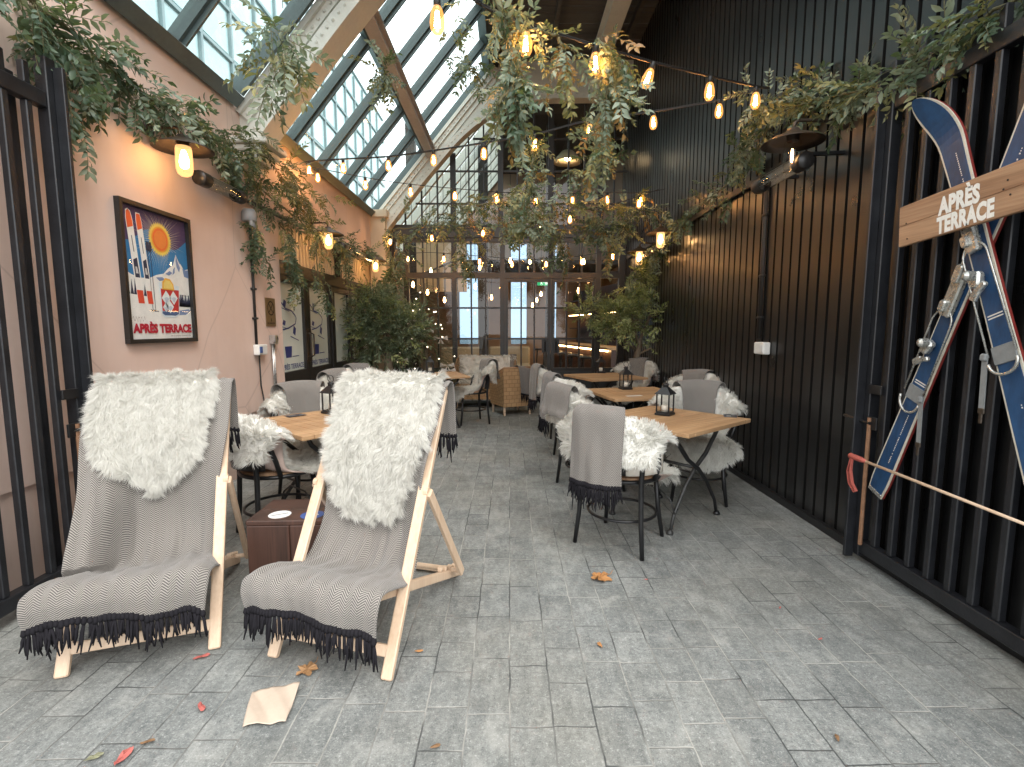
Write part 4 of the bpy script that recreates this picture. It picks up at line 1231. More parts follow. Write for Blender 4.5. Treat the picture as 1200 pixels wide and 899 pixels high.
def sf(u, v):
    c = np.stack([np.stack([u * .5 - .02, np.full_like(u, y), np.full_like(u, z)], 1) for (y, z) in ((-.40, .6), (-.385, .78), (-.34, .85), (-.27, .80), (-.2, .56), (0, .53), (.3, .52))])
    return catmull(c, v)
sheet("skin", sf, 20, 40, M['furbase'], t, thick=.006)
fur("fleece", sf, 9000, .05, 66, M['fur'], t, .006, 400, (0, 1), .7, .3, flip=1)
t = thing("throw_blanket", "grey throw over the right end of the rattan sofa", "blanket", sl_, sr)
def st_(u, v):
    c = np.stack([np.stack([u * .06 - .49, np.full_like(u, y), np.full_like(u, z)], 1) for (y, z) in ((-.43, .55), (-.415, .78), (-.34, .885), (-.255, .8), (-.17, .6))])
    return catmull(c, v)
sheet("cloth", st_, 10, 30, M['weave2'], t, uvsize=.14, thick=.006)
# ------------------------------------------------------------------ gates
def gate(label, x, y1, y0, side, ztop, bars, hw):
    """leaf folded back along a wall: y1 the far post, y0 the near end"""
    t = thing("steel_gate", label, "gate", (x, y1, 0))
    b = MB(); b.box((x, y1 - .03, ztop / 2 + .05), (.06, .06, ztop + .02), bev=.004)
    b.box((x - side * .055, y1 - .012, ztop / 2 + .02), (.05, .022, ztop), bev=.003)
    b.build("end_post", M['gate'], t)
    b = MB(); b.box((x, (y0 + y1) / 2 - .03, .10), (.055, y1 - y0 - .06, .07), bev=.004); b.build("bottom_rail", M['gate'], t)
    b = MB(); b.box((x, (y0 + y1) / 2 - .03, ztop - .15), (.05, y1 - y0 - .062, .075), bev=.004); b.build("top_rail", M['gate'], t)
    y = y1 - .15
    while y > y0 + .02:
        b = MB(); b.box((x, y, .137 + (ztop - .325) / 2), (.034, .034, ztop - .325), bev=.004)
        b.box((x, y, ztop - .11 + .05), (.034, .034, .10), bev=.004); b.build("bar", M['gate'], t); y -= .12
    b = MB(); y = y1 - (.09 if side > 0 else .15)
    while y > (y0 + .02 if side > 0 else y1 - .2):
        b.box((x + side * .075, y, ztop / 2), (.02, .045, ztop - .1), bev=.003); y -= .12
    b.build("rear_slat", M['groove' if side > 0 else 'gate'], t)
    b = MB(); b.box((x - side * .032, y1 - .10, 1.02), (.012, .10, .05), bev=.002); b.build("latch_plate", M['iron'], t); b = MB(); b.box((x - side * .032, y1 - .10, .83), (.012, .07, .07), bev=.002)
    b.tube([(x - side * .045, y1 - .10, .83), (x - side * .045, y1 + .12, .84)], .009, 8); b.build("latch", M['iron'], t)
    b = MB(); b.tube([(x - side * .04, y1 - .085, .12), (x - side * .04, y1 - .085, .86)], .011, 8); b.build("drop_bolt", M['rust'], t)
    return t
XGL, XGR = -2.31, 2.06
gate("black steel bar gate folded back against the pink left wall", XGL, 2.70, .9, -1, 2.63, None, 1)
gate("black steel bar gate folded back on the right, behind the crossed skis", XGR, 2.86, .7, 1, 2.70, None, 1)

# ------------------------------------------------------------------ skis, board, pole
M['skiblue'] = paint("worn_blue_ski_top", (.014, .056, .138), .46, .6, 7, bump=.05, stretch=(1, 1, .35))
M['skiedge'] = paint("cream_ski_edge", (.62, .58, .48), .4, .2, 20)
M['skired'] = paint("maroon_ski_side", (.2, .025, .02), .4, .3, 12)
M['binding'] = paint("chromed_binding", (.55, .55, .52), .28, .35, 40, metal=.75)
M['strap'] = paint("grey_strap", (.2, .21, .21), .8, .2, 50)
M['skimark'] = paint("pale_ski_print", (.7, .68, .62), .5, .15, 60)
def ski(label, X, tipP, tailP, w, note, toe, heel, bindside):
    a = Vector((X, *P(*tipP, X=X)[1:])); c = Vector((X, *P(*tailP, X=X)[1:]))
    t = thing("ski", label, "ski", c, 0, "old blue skis crossed on the right gate")
    ax = (a - c); L = ax.length; ax.normalize(); n = Vector((-1, 0, 0)); s = n.cross(ax).normalized()
    N = 40; 
    def prof(f):
        half = w * (.5 + .06 * math.cos(f * 6.28)) * (1.0 + .14 * max(0, (f - .8) / .2) )
        if f > .93: half *= math.sqrt(max(0.02, 1 - ((f - .93) / .07) ** 2.2))
        if f < .012: half *= .86
        up = .0 + (.12 * max(0, (f - .87) / .13) ** 2)
        return half, up
    def layer(k, d0, d1, mat, nm, par):
        V = []; 
        for i in range(N + 1):
            f = 1 - (1 - i / N) ** 1.7; h, up = prof(f)
            h *= k; o_ = c + ax * L * f + n * up
            V += [o_ + s * h + n * d0, o_ - s * h + n * d0, o_ - s * h + n * d1, o_ + s * h + n * d1]
        Fc = [(0, 1, 2, 3), tuple(N * 4 + q_ for q_ in (3, 2, 1, 0))]
        for i in range(N):
            for q_ in range(4): Fc.append((i * 4 + q_, i * 4 + (q_ + 1) % 4, i * 4 + 4 + (q_ + 1) % 4, i * 4 + 4 + q_))
        b = MB(); b.add(V, Fc); return b.build(nm, mat, par, smooth=False)
    layer(1.0, -.013, .0, M['skired'], "side_wall", t)
    layer(1.03, .0005, .006, M['skiedge'], "edge", t)
    layer(.86, .0065, .0085, M['skiblue'], "top_sheet", t)
    pt = lambda f, side=0, h=.009: c + ax * L * f + s * side + n * (h + prof(f)[1])
    b = MB()                                     # toe unit and heel unit
    R = Matrix((s, ax, n)).transposed()
    b.box(pt(toe + .055, 0, .025), (w * .55, .20, .03), R, .008); b.box(pt(toe + .1, 0, .045), (w * .34, .08, .02), R, .006)
    b.box(pt(toe + .03, .012, .04), (w * .3, .05, .03), R, .006)
    b.build("toe_unit", M['binding'], t)
    b = MB(); loop = []
    for k in range(21):
        an = math.pi * k / 20; loop.append(pt(toe - .012 + .035 * math.sin(an), w * .52 * math.cos(an), .03))
    loop = [pt(heel + .01, w * .56, .022)] + loop + [pt(heel + .01, -w * .56, .022)]
    b.tube(loop, .0042, 6); b.tube([pt(toe + .022, 0, .03), pt(toe - .012 + .035, 0, .03)], .006, 6); b.build("cable", M['binding'], t, smooth=True)
    b = MB()
    p0 = pt(toe - .065, .012, .035)
    b.box(p0, (w * .42, .07, .035), R @ Matrix.Rotation(.35, 3, 'Z'), .01); b.box(pt(toe - .092, -.004, .05), (w * .7, .022, .02), R @ Matrix.Rotation(-.5, 3, 'Z'), .005)
    b.box(pt(toe - .1, .02, .05), (w * .3, .05, .015), R @ Matrix.Rotation(.8, 3, 'Z'), .004); b.lathe([(.0, 0), (.022, 0), (.02, .03), (.008, .04), (0, .04)], pt(toe - .055, .012, .05), 12, R)
    b.build("buckle", M['binding'], t)
    b = MB(); b.box(pt(heel + .01, 0, .012), (w * .92, .075, .008), R, .003); b.build("heel_plate", M['strap'], t)
    b = MB(); hl = []
    for k in range(15):
        an = math.pi * k / 14; hl.append(pt(heel - .005 - .03 * math.sin(an), w * .58 * math.cos(an), .028))
    b.tube(hl, .0062, 8); b.build("heel_spring", M['binding'], t, smooth=True)
    b = MB(); q0 = pt(heel + .012, bindside * w * .6, .03); 
    b.bar(q0, q0 + Vector((-.005, -.012, -.21)), .024, .004, (1, 0, 0)); b.box(q0 + Vector((-.004, 0, 0)), (.02, .03, .03), None, .006); b.build("strap", M['strap'], t)
    b = MB(); q1 = q0 + Vector((-.005, -.012, -.22)); b.box(q1, (.008, .03, .024), None, .003); b.box(q1 + Vector((0, 0, -.03)), (.007, .016, .045), None, .003); b.build("strap_clip", M['shade'], t)
    b = MB(); g = random.Random(int(tipP[0]))
    for f0, f1, sd in ((.10, .235, -.1), (.765, .85, -.12)):
        f = f0
        while f < f1:
            l = g.uniform(.004, .007)
            if g.random() < .85: b.box(pt(f, sd * w, .0092), (.0055 * g.uniform(.6, 1), l, .0006), R)
            f += (l + .0045) / L
    for d in (0, .012): b.box(pt(toe - .15 - d / L, 0, .0092), (w * .62, .005, .0006), R)
    b.build("printed_lettering", M['skimark'], t)
    b = MB(); b.box(pt(.006, 0, .0095), (w * .92, .022, .006), R, .002); b.build("tail_protector", M['binding'], t)
    return t
XS = 1.975
ski("blue ski with its curved tip showing above the wooden sign", XS, (1103, 118), (1232, 610), .106, "", .585, .335, 1)
ski("blue ski leaning the other way, its tail low beside the ski pole", XS + .035, (1262, 20), (1026, 578), .106, "", .47, .28, -1)

XB = 1.90
pl_ = P(1056, 267, X=XB); pr_ = P(1200, 217, X=XB)
t = thing("wooden_sign", "weathered wooden sign board lettered APRÈS TERRACE across the skis", "sign", pl_)
d = (pr_ - pl_); d.x = 0; d.normalize(); upv = Vector((0, -d.z, d.y))
if upv.z < 0: upv = -upv
bh = (P(1056, 246, X=XB) - P(1060, 290, X=XB)).length
b = MB(); L = .78
R = Matrix((Vector((1, 0, 0)), d, upv)).transposed()
for k in (-1, 1):
    b.box(pl_ + d * (L / 2) + upv * (k * bh * .2505), (.022, L, bh * .497), R, .003)
b.build("board", M['signwood'], t)
b = MB(); b.box(pl_ + d * .05 + Vector((.02, 0, 0)), (.018, .05, bh * .9), R); b.build("batten", M['signwood'], t)
M['signletter'] = paint("white_sign_paint", (.74, .74, .70), .7, .12, 70)
b = MB(); 
sl = lambda px, py: P(px, py, X=XB - .0125)
for txt, a_, e_, hpx in (("APRÈS", (1099, 254), (1148, 237), 21), ("TERRACE", (1097, 276), (1165, 254), 20)):
    p0, p1 = sl(*a_), sl(*e_); wd = (p1 - p0).length
    hh = (sl(a_[0], a_[1]) - sl(a_[0] - 1, a_[1] - hpx)).length
    place_text(b, txt, p0, p1 - p0, upv, wd, hh * (1.22 if "È" in txt else 1.0), .055, 1.04)
b.build("lettering", M['signletter'], t, fix=False)
M['hole'] = paint("nail_hole", (.02, .015, .012), .8, .1, 10)
b = MB()
for px, py in ((1181, 211), (1176, 222), (1184, 228), (1062, 262), (1063, 280)):
    p = sl(px, py); b.lathe([(0, 0), (.004, 0), (.004, .001), (0, .001)], p, 8, Matrix.Rotation(rad(-90), 3, 'Y'))
b.build("nail_head", M['hole'], t)

XP = 1.86
a_, c_ = P(997, 534, X=XP), P(1200, 614, X=XP); dv = (c_ - a_).normalized()
t = thing("ski_pole", "tan ski pole with a red grip lying level against the right gate", "ski pole", a_)
b = MB(); b.tube([a_ + dv * .1, a_ + dv * 1.15], [.0075, .006], 10); b.build("shaft", M['pine'], t, smooth=True)
M['redgrip'] = paint("faded_red_grip", (.42, .10, .075), .6, .2, 30)
b = MB(); b.tube([a_ - dv * .012, a_, a_ + dv * .03, a_ + dv * .09, a_ + dv * .12], [.008, .016, .013, .0125, .008], 12)
for k in range(5): b.lathe([(.0135, -.003), (.0155, 0), (.0135, .003)], a_ + dv * (.03 + k * .012), 12, dv.to_track_quat('Z', 'Y').to_matrix())
b.build("grip", M['redgrip'], t, smooth=True)
b = MB(); q = a_ + dv * .025 + Vector((-.015, 0, -.01))
st = [q, q + Vector((-.005, .01, -.07)), q + Vector((-.01, -.015, -.13)), q + Vector((-.01, -.06, -.165)), q + Vector((-.012, -.075, -.155)), q + Vector((-.014, -.045, -.12)), q + Vector((-.01, -.02, -.06)), q + Vector((-.004, -.015, 0))]
for i in range(len(st) - 1): b.bar(st[i], st[i + 1], .004, .016, (1, .3, 0))
b.build("wrist_strap", M['redgrip'], t)

# right wall services
t = thing("conduit", "thin black conduit running down the ribbed wall to a white socket", "conduit", (XR - .02, 4.15, 0))
yq = P(898, 300, X=XR).y
b = MB(); b.tube([(XR - .02, yq, 2.62), (XR - .02, yq, 1.27)], .012, 8); b.tube([(XR - .02, yq + .03, 2.62), (XR - .02, yq + .03, 1.27)], .008, 8)
for z in (2.3, 1.8, 1.45): b.box((XR - .02, yq + .012, z), (.03, .07, .02), bev=.003)
b.build("pipe", M['cable'], t, smooth=True)
def socket_box(label, x, y, z, s):
    t = thing("power_socket", label, "socket", (x, y, z))
    b = MB(); b.box((x, y, z), (.06, .17, .10), bev=.008); b.build("housing", M['white'], t)
    b = MB(); b.box((x - s * .033, y - .05, z), (.006, .05, .06), bev=.002); b.build("cover", M['sticker_blue' if s < 0 else 'sticker_white'], t)
    return t
p = P(893, 408, X=XR - .03); socket_box("white outdoor socket box on the black ribbed wall", p.x, p.y, p.z, 1)
# ------------------------------------------------------------------ poster
M['posterglass'] = glass('poster_glass', (.98, .98, .98), .55)
XQ = XL + .012
ya = (P(134, 231, X=XQ).y + P(149, 402, X=XQ).y) / 2; yb = (P(219, 258, X=XQ).y + P(229, 400, X=XQ).y) / 2
za = (P(149, 403, X=XQ).z + P(229, 400, X=XQ).z) / 2; zb = (P(134, 230, X=XQ).z + P(219, 257, X=XQ).z) / 2
PW, PH = yb - ya, zb - za
t = thing("framed_poster", "framed ski poster with an orange sun and a red drink", "poster", (XQ, ya, za))
b = MB(); f = .028
for y0, y1, z0, z1 in ((ya, yb, za, za + f), (ya, yb, zb - f, zb), (ya, ya + f, za + f, zb - f), (yb - f, yb, za + f, zb - f)):
    wallbox(b, XL + .002, XL + .036, y0 + 1e-4, y1 - 1e-4, z0 + 1e-4, z1 - 1e-4)
b.build("frame", M['darkframe'], t)
Y0, Z0p, W_, H_ = ya + f, za + f, PW - 2 * f, PH - 2 * f
lv = [0]
PC = {}
def pcol(c):
    if c not in PC: PC[c] = paint("poster_ink", tuple(min(.85, k * 1.3) for k in c), .55, .12, 14, bump=0)
    return PC[c]
layers = {}
art = MB(); art_m = []; art_pts = []
def shape(col, pts, lift):
    m = pcol(col)
    if m not in art_m: art_m.append(m)
    art.m = art_m.index(m)
    art.poly([(XL + .006 + lift * .0007, Y0 + W_ * x, Z0p + H_ * y) for x, y in pts])
def rect(col, x0, y0, x1, y1, l): shape(col, [(x0, y0), (x1, y0), (x1, y1), (x0, y1)], l)
SKYC, PUR, SNOW, SHD, NAVY = (.03, .17, .36), (.07, .045, .11), (.78, .72, .62), (.16, .22, .36), (.025, .03, .06)
rect(PUR, 0, 0, 1, 1, 0)
g = random.Random(3)
shape(SKYC, [(0, .45), (1, .45), (1, .8)] + [(x / 20, .80 - .06 * math.sin(x * .45 + 1)) for x in range(20, -1, -1)], 1)
cx, cy = .56, .80; asp = W_ / H_
for k in range(64):
    a = 2 * math.pi * k / 64; r0, r1 = .16, g.uniform(.26, .46); da = .012
    shape((.62, .56, .42), [(cx + r0 * math.cos(a - da), cy + r0 * math.sin(a - da) * asp), (cx + r1 * math.cos(a), min(.995, cy + r1 * math.sin(a) * asp)), (cx + r0 * math.cos(a + da), cy + r0 * math.sin(a + da) * asp)], 2)
def disc(col, r, l, jag=0): shape(col, [(cx + (r + (jag if k % 2 else 0)) * math.cos(math.pi * k / 32), cy + (r + (jag if k % 2 else 0)) * math.sin(math.pi * k / 32) * asp) for k in range(64)], l)
disc((.78, .5, .1), .155, 3, .03); disc((.8, .3, .04), .135, 4); disc((.72, .14, .035), .118, 5); disc((.78, .2, .045), .095, 6)
shape(SNOW, [(0, .24), (1, .24), (1, .60), (.93, .585), (.88, .63), (.80, .655), (.74, .60), (.66, .58), (.58, .53), (.46, .51), (.36, .48), (.2, .47), (.1, .49), (0, .52)], 3)
shape(SKYC, [(.62, .553), (.68, .6), (.74, .61), (.79, .655), (.80, .70), (.86, .655), (.9, .62), (1, .6), (1, .72), (.7, .72)], 2.5)
shape(SNOW, [(.66, .58), (.74, .61), (.80, .705), (.84, .65), (.9, .6), (.9, .55), (.66, .55)], 4)
for pts in ([(.80, .70), (.83, .64), (.86, .60), (.84, .56), (.80, .6), (.79, .65)], [(.6, .53), (.68, .56), (.72, .545), (.66, .52)], [(.45, .49), (.55, .5), (.6, .48), (.5, .465)], [(.9, .6), (.96, .585), (1, .59), (1, .52), (.92, .53)], [(.74, .58), (.77, .6), (.76, .55), (.72, .53)]): shape(SHD, pts, 5)
for k in range(16):
    x = .0 + k * .045 if k < 7 else .78 + (k - 7) * .028; h_ = g.uniform(.08, .16); y0 = .31 if k < 7 else .27
    shape(NAVY, [(x - .03, y0), (x + .03, y0), (x + .012, y0 + h_ * .5), (x, y0 + h_), (x - .012, y0 + h_ * .5)], 6)
shape(SNOW, [(0, 0), (1, 0), (1, .235), (.7, .27), (.35, .33), (0, .345)], 7)
shape(SHD, [(.62, .19), (.9, .2), (1, .235), (.96, .25), (.75, .23)], 7.6)
for x0, x1, yt in ((.06, .155, .975), (.20, .285, .96)):       # the two red skis
    sk = .06
    P4 = lambda u, yy: (x0 + (x1 - x0) * u + (yt - yy) * .14, yy)
    shape(SNOW, [P4(0, .27), P4(1, .27), P4(1, .90), P4(.85, .96), P4(.5, yt), P4(.15, .96), P4(0, .90)], 8)
    shape((.62, .1, .03), [P4(.08, .83), P4(.92, .85), P4(.92, .90), P4(.8, .95), P4(.5, yt - .006), P4(.2, .95), P4(.08, .90)], 9)
    shape((.55, .06, .03), [P4(.05, .275), P4(.95, .275), P4(.95, .375), P4(.05, .375)], 9)
    shape(NAVY, [P4(.15, .47), P4(.85, .47), P4(.8, .62), P4(.2, .60)], 9); shape((.45, .45, .45), [P4(.3, .5), P4(.7, .5), P4(.6, .55), P4(.35, .55)], 10)
    shape(NAVY, [P4(.45, .66), P4(.55, .66), P4(.55, .78), P4(.45, .78)], 9)
for x in (.36, .40):
    shape(NAVY, [(x, .22), (x + .008, .22), (x - .01, .73), (x - .018, .73)], 8); shape(NAVY, [(x - .035, .69), (x + .01, .69), (x + .005, .76), (x - .03, .76)], 9)
    shape(NAVY, [(x - .03, .232), (x + .05, .222), (x + .05, .215), (x - .03, .224)], 9)
shape((.55, .62, .68), [(.49, .20), (.53, .175), (.72, .175), (.785, .2), (.81, .44), (.48, .46)], 10)
shape((.42, .03, .03), [(.505, .225), (.775, .225), (.80, .405), (.50, .405)], 11)
shape((.06, .1, .2), [(.50, .205), (.54, .19), (.72, .19), (.775, .205), (.775, .222), (.505, .222)], 11)
for (x, y, s) in ((.58, .33, .075), (.70, .335, .07), (.63, .26, .065), (.565, .255, .05)):
    shape((.6, .66, .7), [(x - s, y), (x, y - s * .8), (x + s, y + s * .05), (x, y + s * .85)], 12); shape((.42, .47, .53), [(x - s * .5, y), (x, y - s * .6), (x + s * .6, y), (x + s * .1, y + s * .15)], 13)
shape((.66, .35, .05), [(.52, .40), (.72, .40), (.71, .45), (.66, .49), (.58, .495), (.53, .46)], 13); shape((.75, .5, .15), [(.545, .41), (.70, .41), (.69, .445), (.65, .475), (.585, .48), (.55, .45)], 14)
shape(SNOW, [(.80, .37), (.985, .37), (.985, .425), (.80, .425)], 8)
b = art
for i in range(9): b.m = b.m
art.build("print", art_m, t, fix=False)
for p_ in [t]:
    pass
b = MB(); place_text(b, "APRÈS TERRACE", (XL + .0165, Y0 + W_ * .045, Z0p + H_ * .045), (0, 1, 0), (0, 0, 1), W_ * .93, H_ * .092, .055)
b.build("title", pcol((.36, .012, .03)), t, fix=False)
b = MB(); place_text(b, "The Courtyard Terrace & Bar", (XL + .0165, Y0 + W_ * .60, Z0p + H_ * .014), (0, 1, 0), (0, 0, 1), W_ * .36, H_ * .014)
pts = [(.05 + .012 * k, .155 + .018 * math.sin(k * 1.9) * (1 if k % 3 else 1.6)) for k in range(16)]
for (x0, y0), (x1, y1) in zip(pts[:-1], pts[1:]): b.poly([(XL + .0165, Y0 + W_ * x0, Z0p + H_ * y0), (XL + .0165, Y0 + W_ * x1, Z0p + H_ * y1), (XL + .0165, Y0 + W_ * x1, Z0p + H_ * (y1 + .004)), (XL + .0165, Y0 + W_ * x0, Z0p + H_ * (y0 + .004))])
b.build("small_print", pcol((.1, .03, .035)), t, fix=False)
b = MB(); b.quad((XL + .022, Y0, Z0p), (XL + .022, Y0 + W_, Z0p), (XL + .022, Y0 + W_, Z0p + H_), (XL + .022, Y0, Z0p + H_)); b.build("glass", M['posterglass'], t, fix=False)

# ------------------------------------------------------------------ wall lamps, heaters
q = NT("glowing_frosted_jar"); tr = q.n("ShaderNodeBsdfTransparent"); tr.inputs[0].default_value = (1, .8, .55, 1)
em = q.n("ShaderNodeEmission"); em.inputs[0].default_value = (1, .55, .22, 1); em.inputs[1].default_value = 2.6
mx = q.n("ShaderNodeMixShader"); mx.inputs[0].default_value = .45
q.t.links.new(tr.outputs[0], mx.inputs[1]); q.t.links.new(em.outputs[0], mx.inputs[2]); q.t.links.new(mx.outputs[0], q.t.nodes["Material Output"].inputs[0]); M['glowjar'] = q.m
def wall_lamp(label, loc, side, lit, s=1.0, tone='jar'):
    """loc: middle of the jar; side +1 = on the right wall"""
    t = thing("wall_lamp", label, "wall lamp", loc, 0, "barn style wall lamps")
    x, y, z = loc; wx = (XR if side > 0 else XL) - side * .01
    b = MB(); zt = z + .19
    b.tube([(wx, y, zt + .03), (wx - side * .12, y, zt + .035), (x + side * .035, y, zt + .035), (x + side * .008, y, zt + .02), (x, y, zt - .02)], .011, 8)
    b.lathe([(.05, 0), (.05, .012), (.02, .02)], (wx, y, zt + .03), 14, Matrix.Rotation(rad(-90 * side), 3, 'Y')); b.build("arm", M['shade'], t, smooth=True)
    b = MB(); b.lathe([(.03, .175), (.045, .155), (.06, .145), (.13, .115), (.185, .085), (.187, .082), (.13, .108), (.055, .135), (.04, .13)], (x, y, z), 30); b.build("shade", M['shade'], t, smooth=True)
    b = MB(); b.lathe([(.035, .145), (.037, .11), (.035, .095)], (x, y, z), 16); b.build("holder", M['shade'], t, smooth=True)
    if lit:
        b = MB(); b.lathe([(.046, .1), (.05, .08), (.052, 0), (.051, -.05), (.044, -.078), (.025, -.093), (0, -.097)], (x, y, z), 20); j = b.build("jar", M['glowjar'], t, smooth=True)
        b = MB(); b.lathe([(.012, .075), (.026, .03), (.03, -.005), (.024, -.035), (0, -.048)], (x, y, z), 14); b.build("lamp_bulb", M['lampbulb'], j, smooth=True)
    else:
        b = MB(); b.lathe([(.046, .1), (.05, .08), (.052, 0), (.051, -.05), (.044, -.078), (.025, -.093), (0, -.097)], (x, y, z), 20); j = b.build("jar", M['clear'], t, smooth=True)
        b = MB(); b.lathe([(.004, .05), (.008, .03), (.008, -.02), (.003, -.035)], (x, y, z), 8); b.build("filament", M['fil2'], j, smooth=True)
    return t
wall_lamp("lit wall lamp above the ski poster on the pink wall", P(216, 190, X=XL + .24), -1, True)
wall_lamp("lit wall lamp over the frosted doors, nearer of two", P(385, 283, X=XL + .22), -1, True)
wall_lamp("lit wall lamp over the far end of the frosted doors", P(440, 312, X=XL + .22), -1, True)
wall_lamp("brown wall lamp with a clear jar, high on the black wall beside the heater", P(928, 184, X=XR - .34), 1, False)
wall_lamp("lit wall lamp on the black wall above the olive tree", P(774, 282, X=XR - .22), 1, True)
wall_lamp("lit wall lamp farthest along the black wall, near the glazed end", P(749, 303, X=XR - .24), 1, True, tone='jar')

M['quartz'] = glass("heater_quartz", (.95, .94, .92), 1.2, .05)
M['reflector'] = paint('heater_reflector', (.82, .81, .78), .3, .1, 9, metal=.1)
def heater(label, side, y0, y1, z, x):
    t = thing("patio_heater", label, "heater", (x, (y0 + y1) / 2, z), 0, "tubular infrared heaters on the walls")
    wx = XR if side > 0 else XL
    R = Matrix.Rotation(rad(-90), 3, 'X'); L = y1 - y0
    b = MB(); b.lathe([(0, 0), (.052, 0), (.055, .01), (.055, .1), (.05, .105)], (x, y0, z), 20, R); b.build("end_cap", M['darkframe'], t, smooth=True); b = MB(); b.lathe([(.05, L - .105), (.055, L - .1), (.055, L - .01), (.052, L), (0, L)], (x, y0, z), 20, R); b.build("end_cap", M['darkframe'], t, smooth=True)
    b = MB(); n = 12
    for k in range(n):
        a0, a1 = [rad(-30 + 150 * j / n) * 1 for j in (k, k + 1)]
        q = lambda a, yy: (x + side * .052 * math.cos(a), yy, z + .052 * math.sin(a))
        b.quad(q(a0, y0 + .1), q(a1, y0 + .1), q(a1, y1 - .1), q(a0, y1 - .1))
    b.build("reflector", M['reflector'], t, smooth=True)
    b = MB(); b.lathe([(.05, .1), (.05, L - .1)], (x, y0, z), 20, R); b.build("quartz_tube", M['quartz'], t, smooth=True)
    b = MB(); b.tube([(x, y0 + .1, z), (x, y1 - .1, z)], .008, 8)
    for k in range(5): b.lathe([(.02, 0), (.022, .003), (.02, .006)], (x, y0 + .14 + k * (L - .28) / 4, z), 12, R)
    b.build("element", M['steel'], t)
    for y in (y0 + .06, y1 - .06):
        b = MB(); b.bar((wx, y, z + .06), (x, y, z + .05), .03, .02); b.build("bracket", M['iron'], t)
heater("tubular heater beside the wall lamp above the ski poster", -1, P(233, 212, X=XL + .14).y, P(283, 230, X=XL + .14).y, P(258, 220, X=XL + .14).z, XL + .14)
heater("tubular heater over the frosted doors", -1, P(400, 290, X=XL + .14).y, P(436, 300, X=XL + .14).y, P(418, 297, X=XL + .14).z, XL + .14)
heater("tubular heater under the brown lamp high on the black wall", 1, P(945, 196, X=XR - .27).y, P(888, 212, X=XR - .27).y, P(917, 203, X=XR - .27).z, XR - .27)
heater("tubular heater on the black wall above the olive tree", 1, P(776, 290, X=XR - .16).y, P(760, 290, X=XR - .16).y + .1, P(768, 294, X=XR - .16).z, XR - .16)

# ------------------------------------------------------------------ services on the pink wall
t = thing("conduit", "black cable conduit dropping down the pink wall to a white socket", "conduit", (XL + .02, 4.7, 0))
y = P(300, 380, X=XL + .02).y; zt, zb_ = P(292, 262, X=XL + .02).z, P(299, 404, X=XL + .02).z
b = MB(); b.tube([(XL + .016, y, zt), (XL + .016, y, zb_)], .013, 8)
for z in (zt - .3, zt - .6, zb_ + .25): b.box((XL + .016, y, z), (.036, .06, .02), bev=.003)
b.build("pipe", M['cable'], t, smooth=True)
b = MB(); b.tube([(XL + .02, y + .03, zb_ - .1), (XL + .02, y + .035, .8), (XL + .03, y + .07, .6), (XL + .06, y - .02, .5), (XL + .05, y + .02, .38), (XL + .09, y + .12, .3), (XL + .16, y + .1, .02)], .007, 6); b.build("lead", M['cable'], t, smooth=True)
socket_box("white socket box on the pink wall below the conduit", XL + .035, y + .03, zb_ - .05, -1)
t = thing("junction_box", "grey round junction box hanging at the top of the left conduit", "junction box", (XL + .06, y, zt))
p = P(292, 256, X=XL + .07); b = MB(); b.lathe([(0, .085), (.05, .08), (.062, .05), (.065, -.02), (.05, -.03), (0, -.03)], p, 16, None)
for k in range(3): b.box(p + Vector((.03, -.03 + k * .03, -.05)), (.03, .022, .06), None, .006)
M['greyplastic'] = paint("grey_plastic", (.34, .35, .36), .5, .15, 15); b.build("body", M['greyplastic'], t, smooth=True)
t = thing("wall_switch", "grey steel switch box and pipe beside the frosted doors", "switch", (XL + .02, 5.2, 0))
p = P(321, 398, X=XL + .03); b = MB(); b.box(p, (.06, .08, .09), bev=.006); b.build("housing", M['steel'], t)
b = MB(); b.tube([p + Vector((-.01, -.015, -.045)), (XL + .02, p.y - .015, .57)], .011, 8); b.tube([p + Vector((-.01, .02, -.045)), (XL + .02, p.y + .02, .57)], .009, 8); b.build("pipe", M['steel'], t, smooth=True)
t = thing("no_smoking_sign", "small brass no smoking sign on the pink wall", "sign", P(317, 366, X=XL + .006))
M['brass'] = paint("brass_plate", (.25, .17, .085), .35, .2, 20, metal=.5)
p = P(317, 366, X=XL + .008); hh = (P(316, 350, X=XL + .008) - P(317, 383, X=XL + .008)).length / 2; ww = (P(311, 366, X=XL + .008) - P(322, 366, X=XL + .008)).length / 2
b = MB(); b.box(p, (.008, ww * 2, hh * 2), bev=.001); b.build("plate", M['brass'], t)
b = MB(); rr = ww * .72; c_ = p + Vector((.0055, 0, hh * .28)); n = 28
ring = lambda r: [c_ + Vector((0, r * math.cos(2 * math.pi * k / n), r * math.sin(2 * math.pi * k / n))) for k in range(n)]
o1, i1 = ring(rr), ring(rr * .84)
for k in range(n): b.quad(o1[k], o1[(k + 1) % n], i1[(k + 1) % n], i1[k])
for s in (-1, 1):
    d = Vector((0, .707, .707 * s)); e = Vector((0, -.707 * s, .707)) * rr * .07; b.poly([c_ - d * rr * .86 + e, c_ - d * rr * .86 - e, c_ + d * rr * .86 - e, c_ + d * rr * .86 + e])
place_text(b, "NO SMOKING", p + Vector((.0055, -ww * .8, -hh * .85)), (0, 1, 0), (0, 0, 1), ww * 1.6, hh * .13, .02)
b.box(p + Vector((.005, 0, -hh * .55)), (.001, .012, .03)); b.build("symbol", M['hole'], t, fix=False)
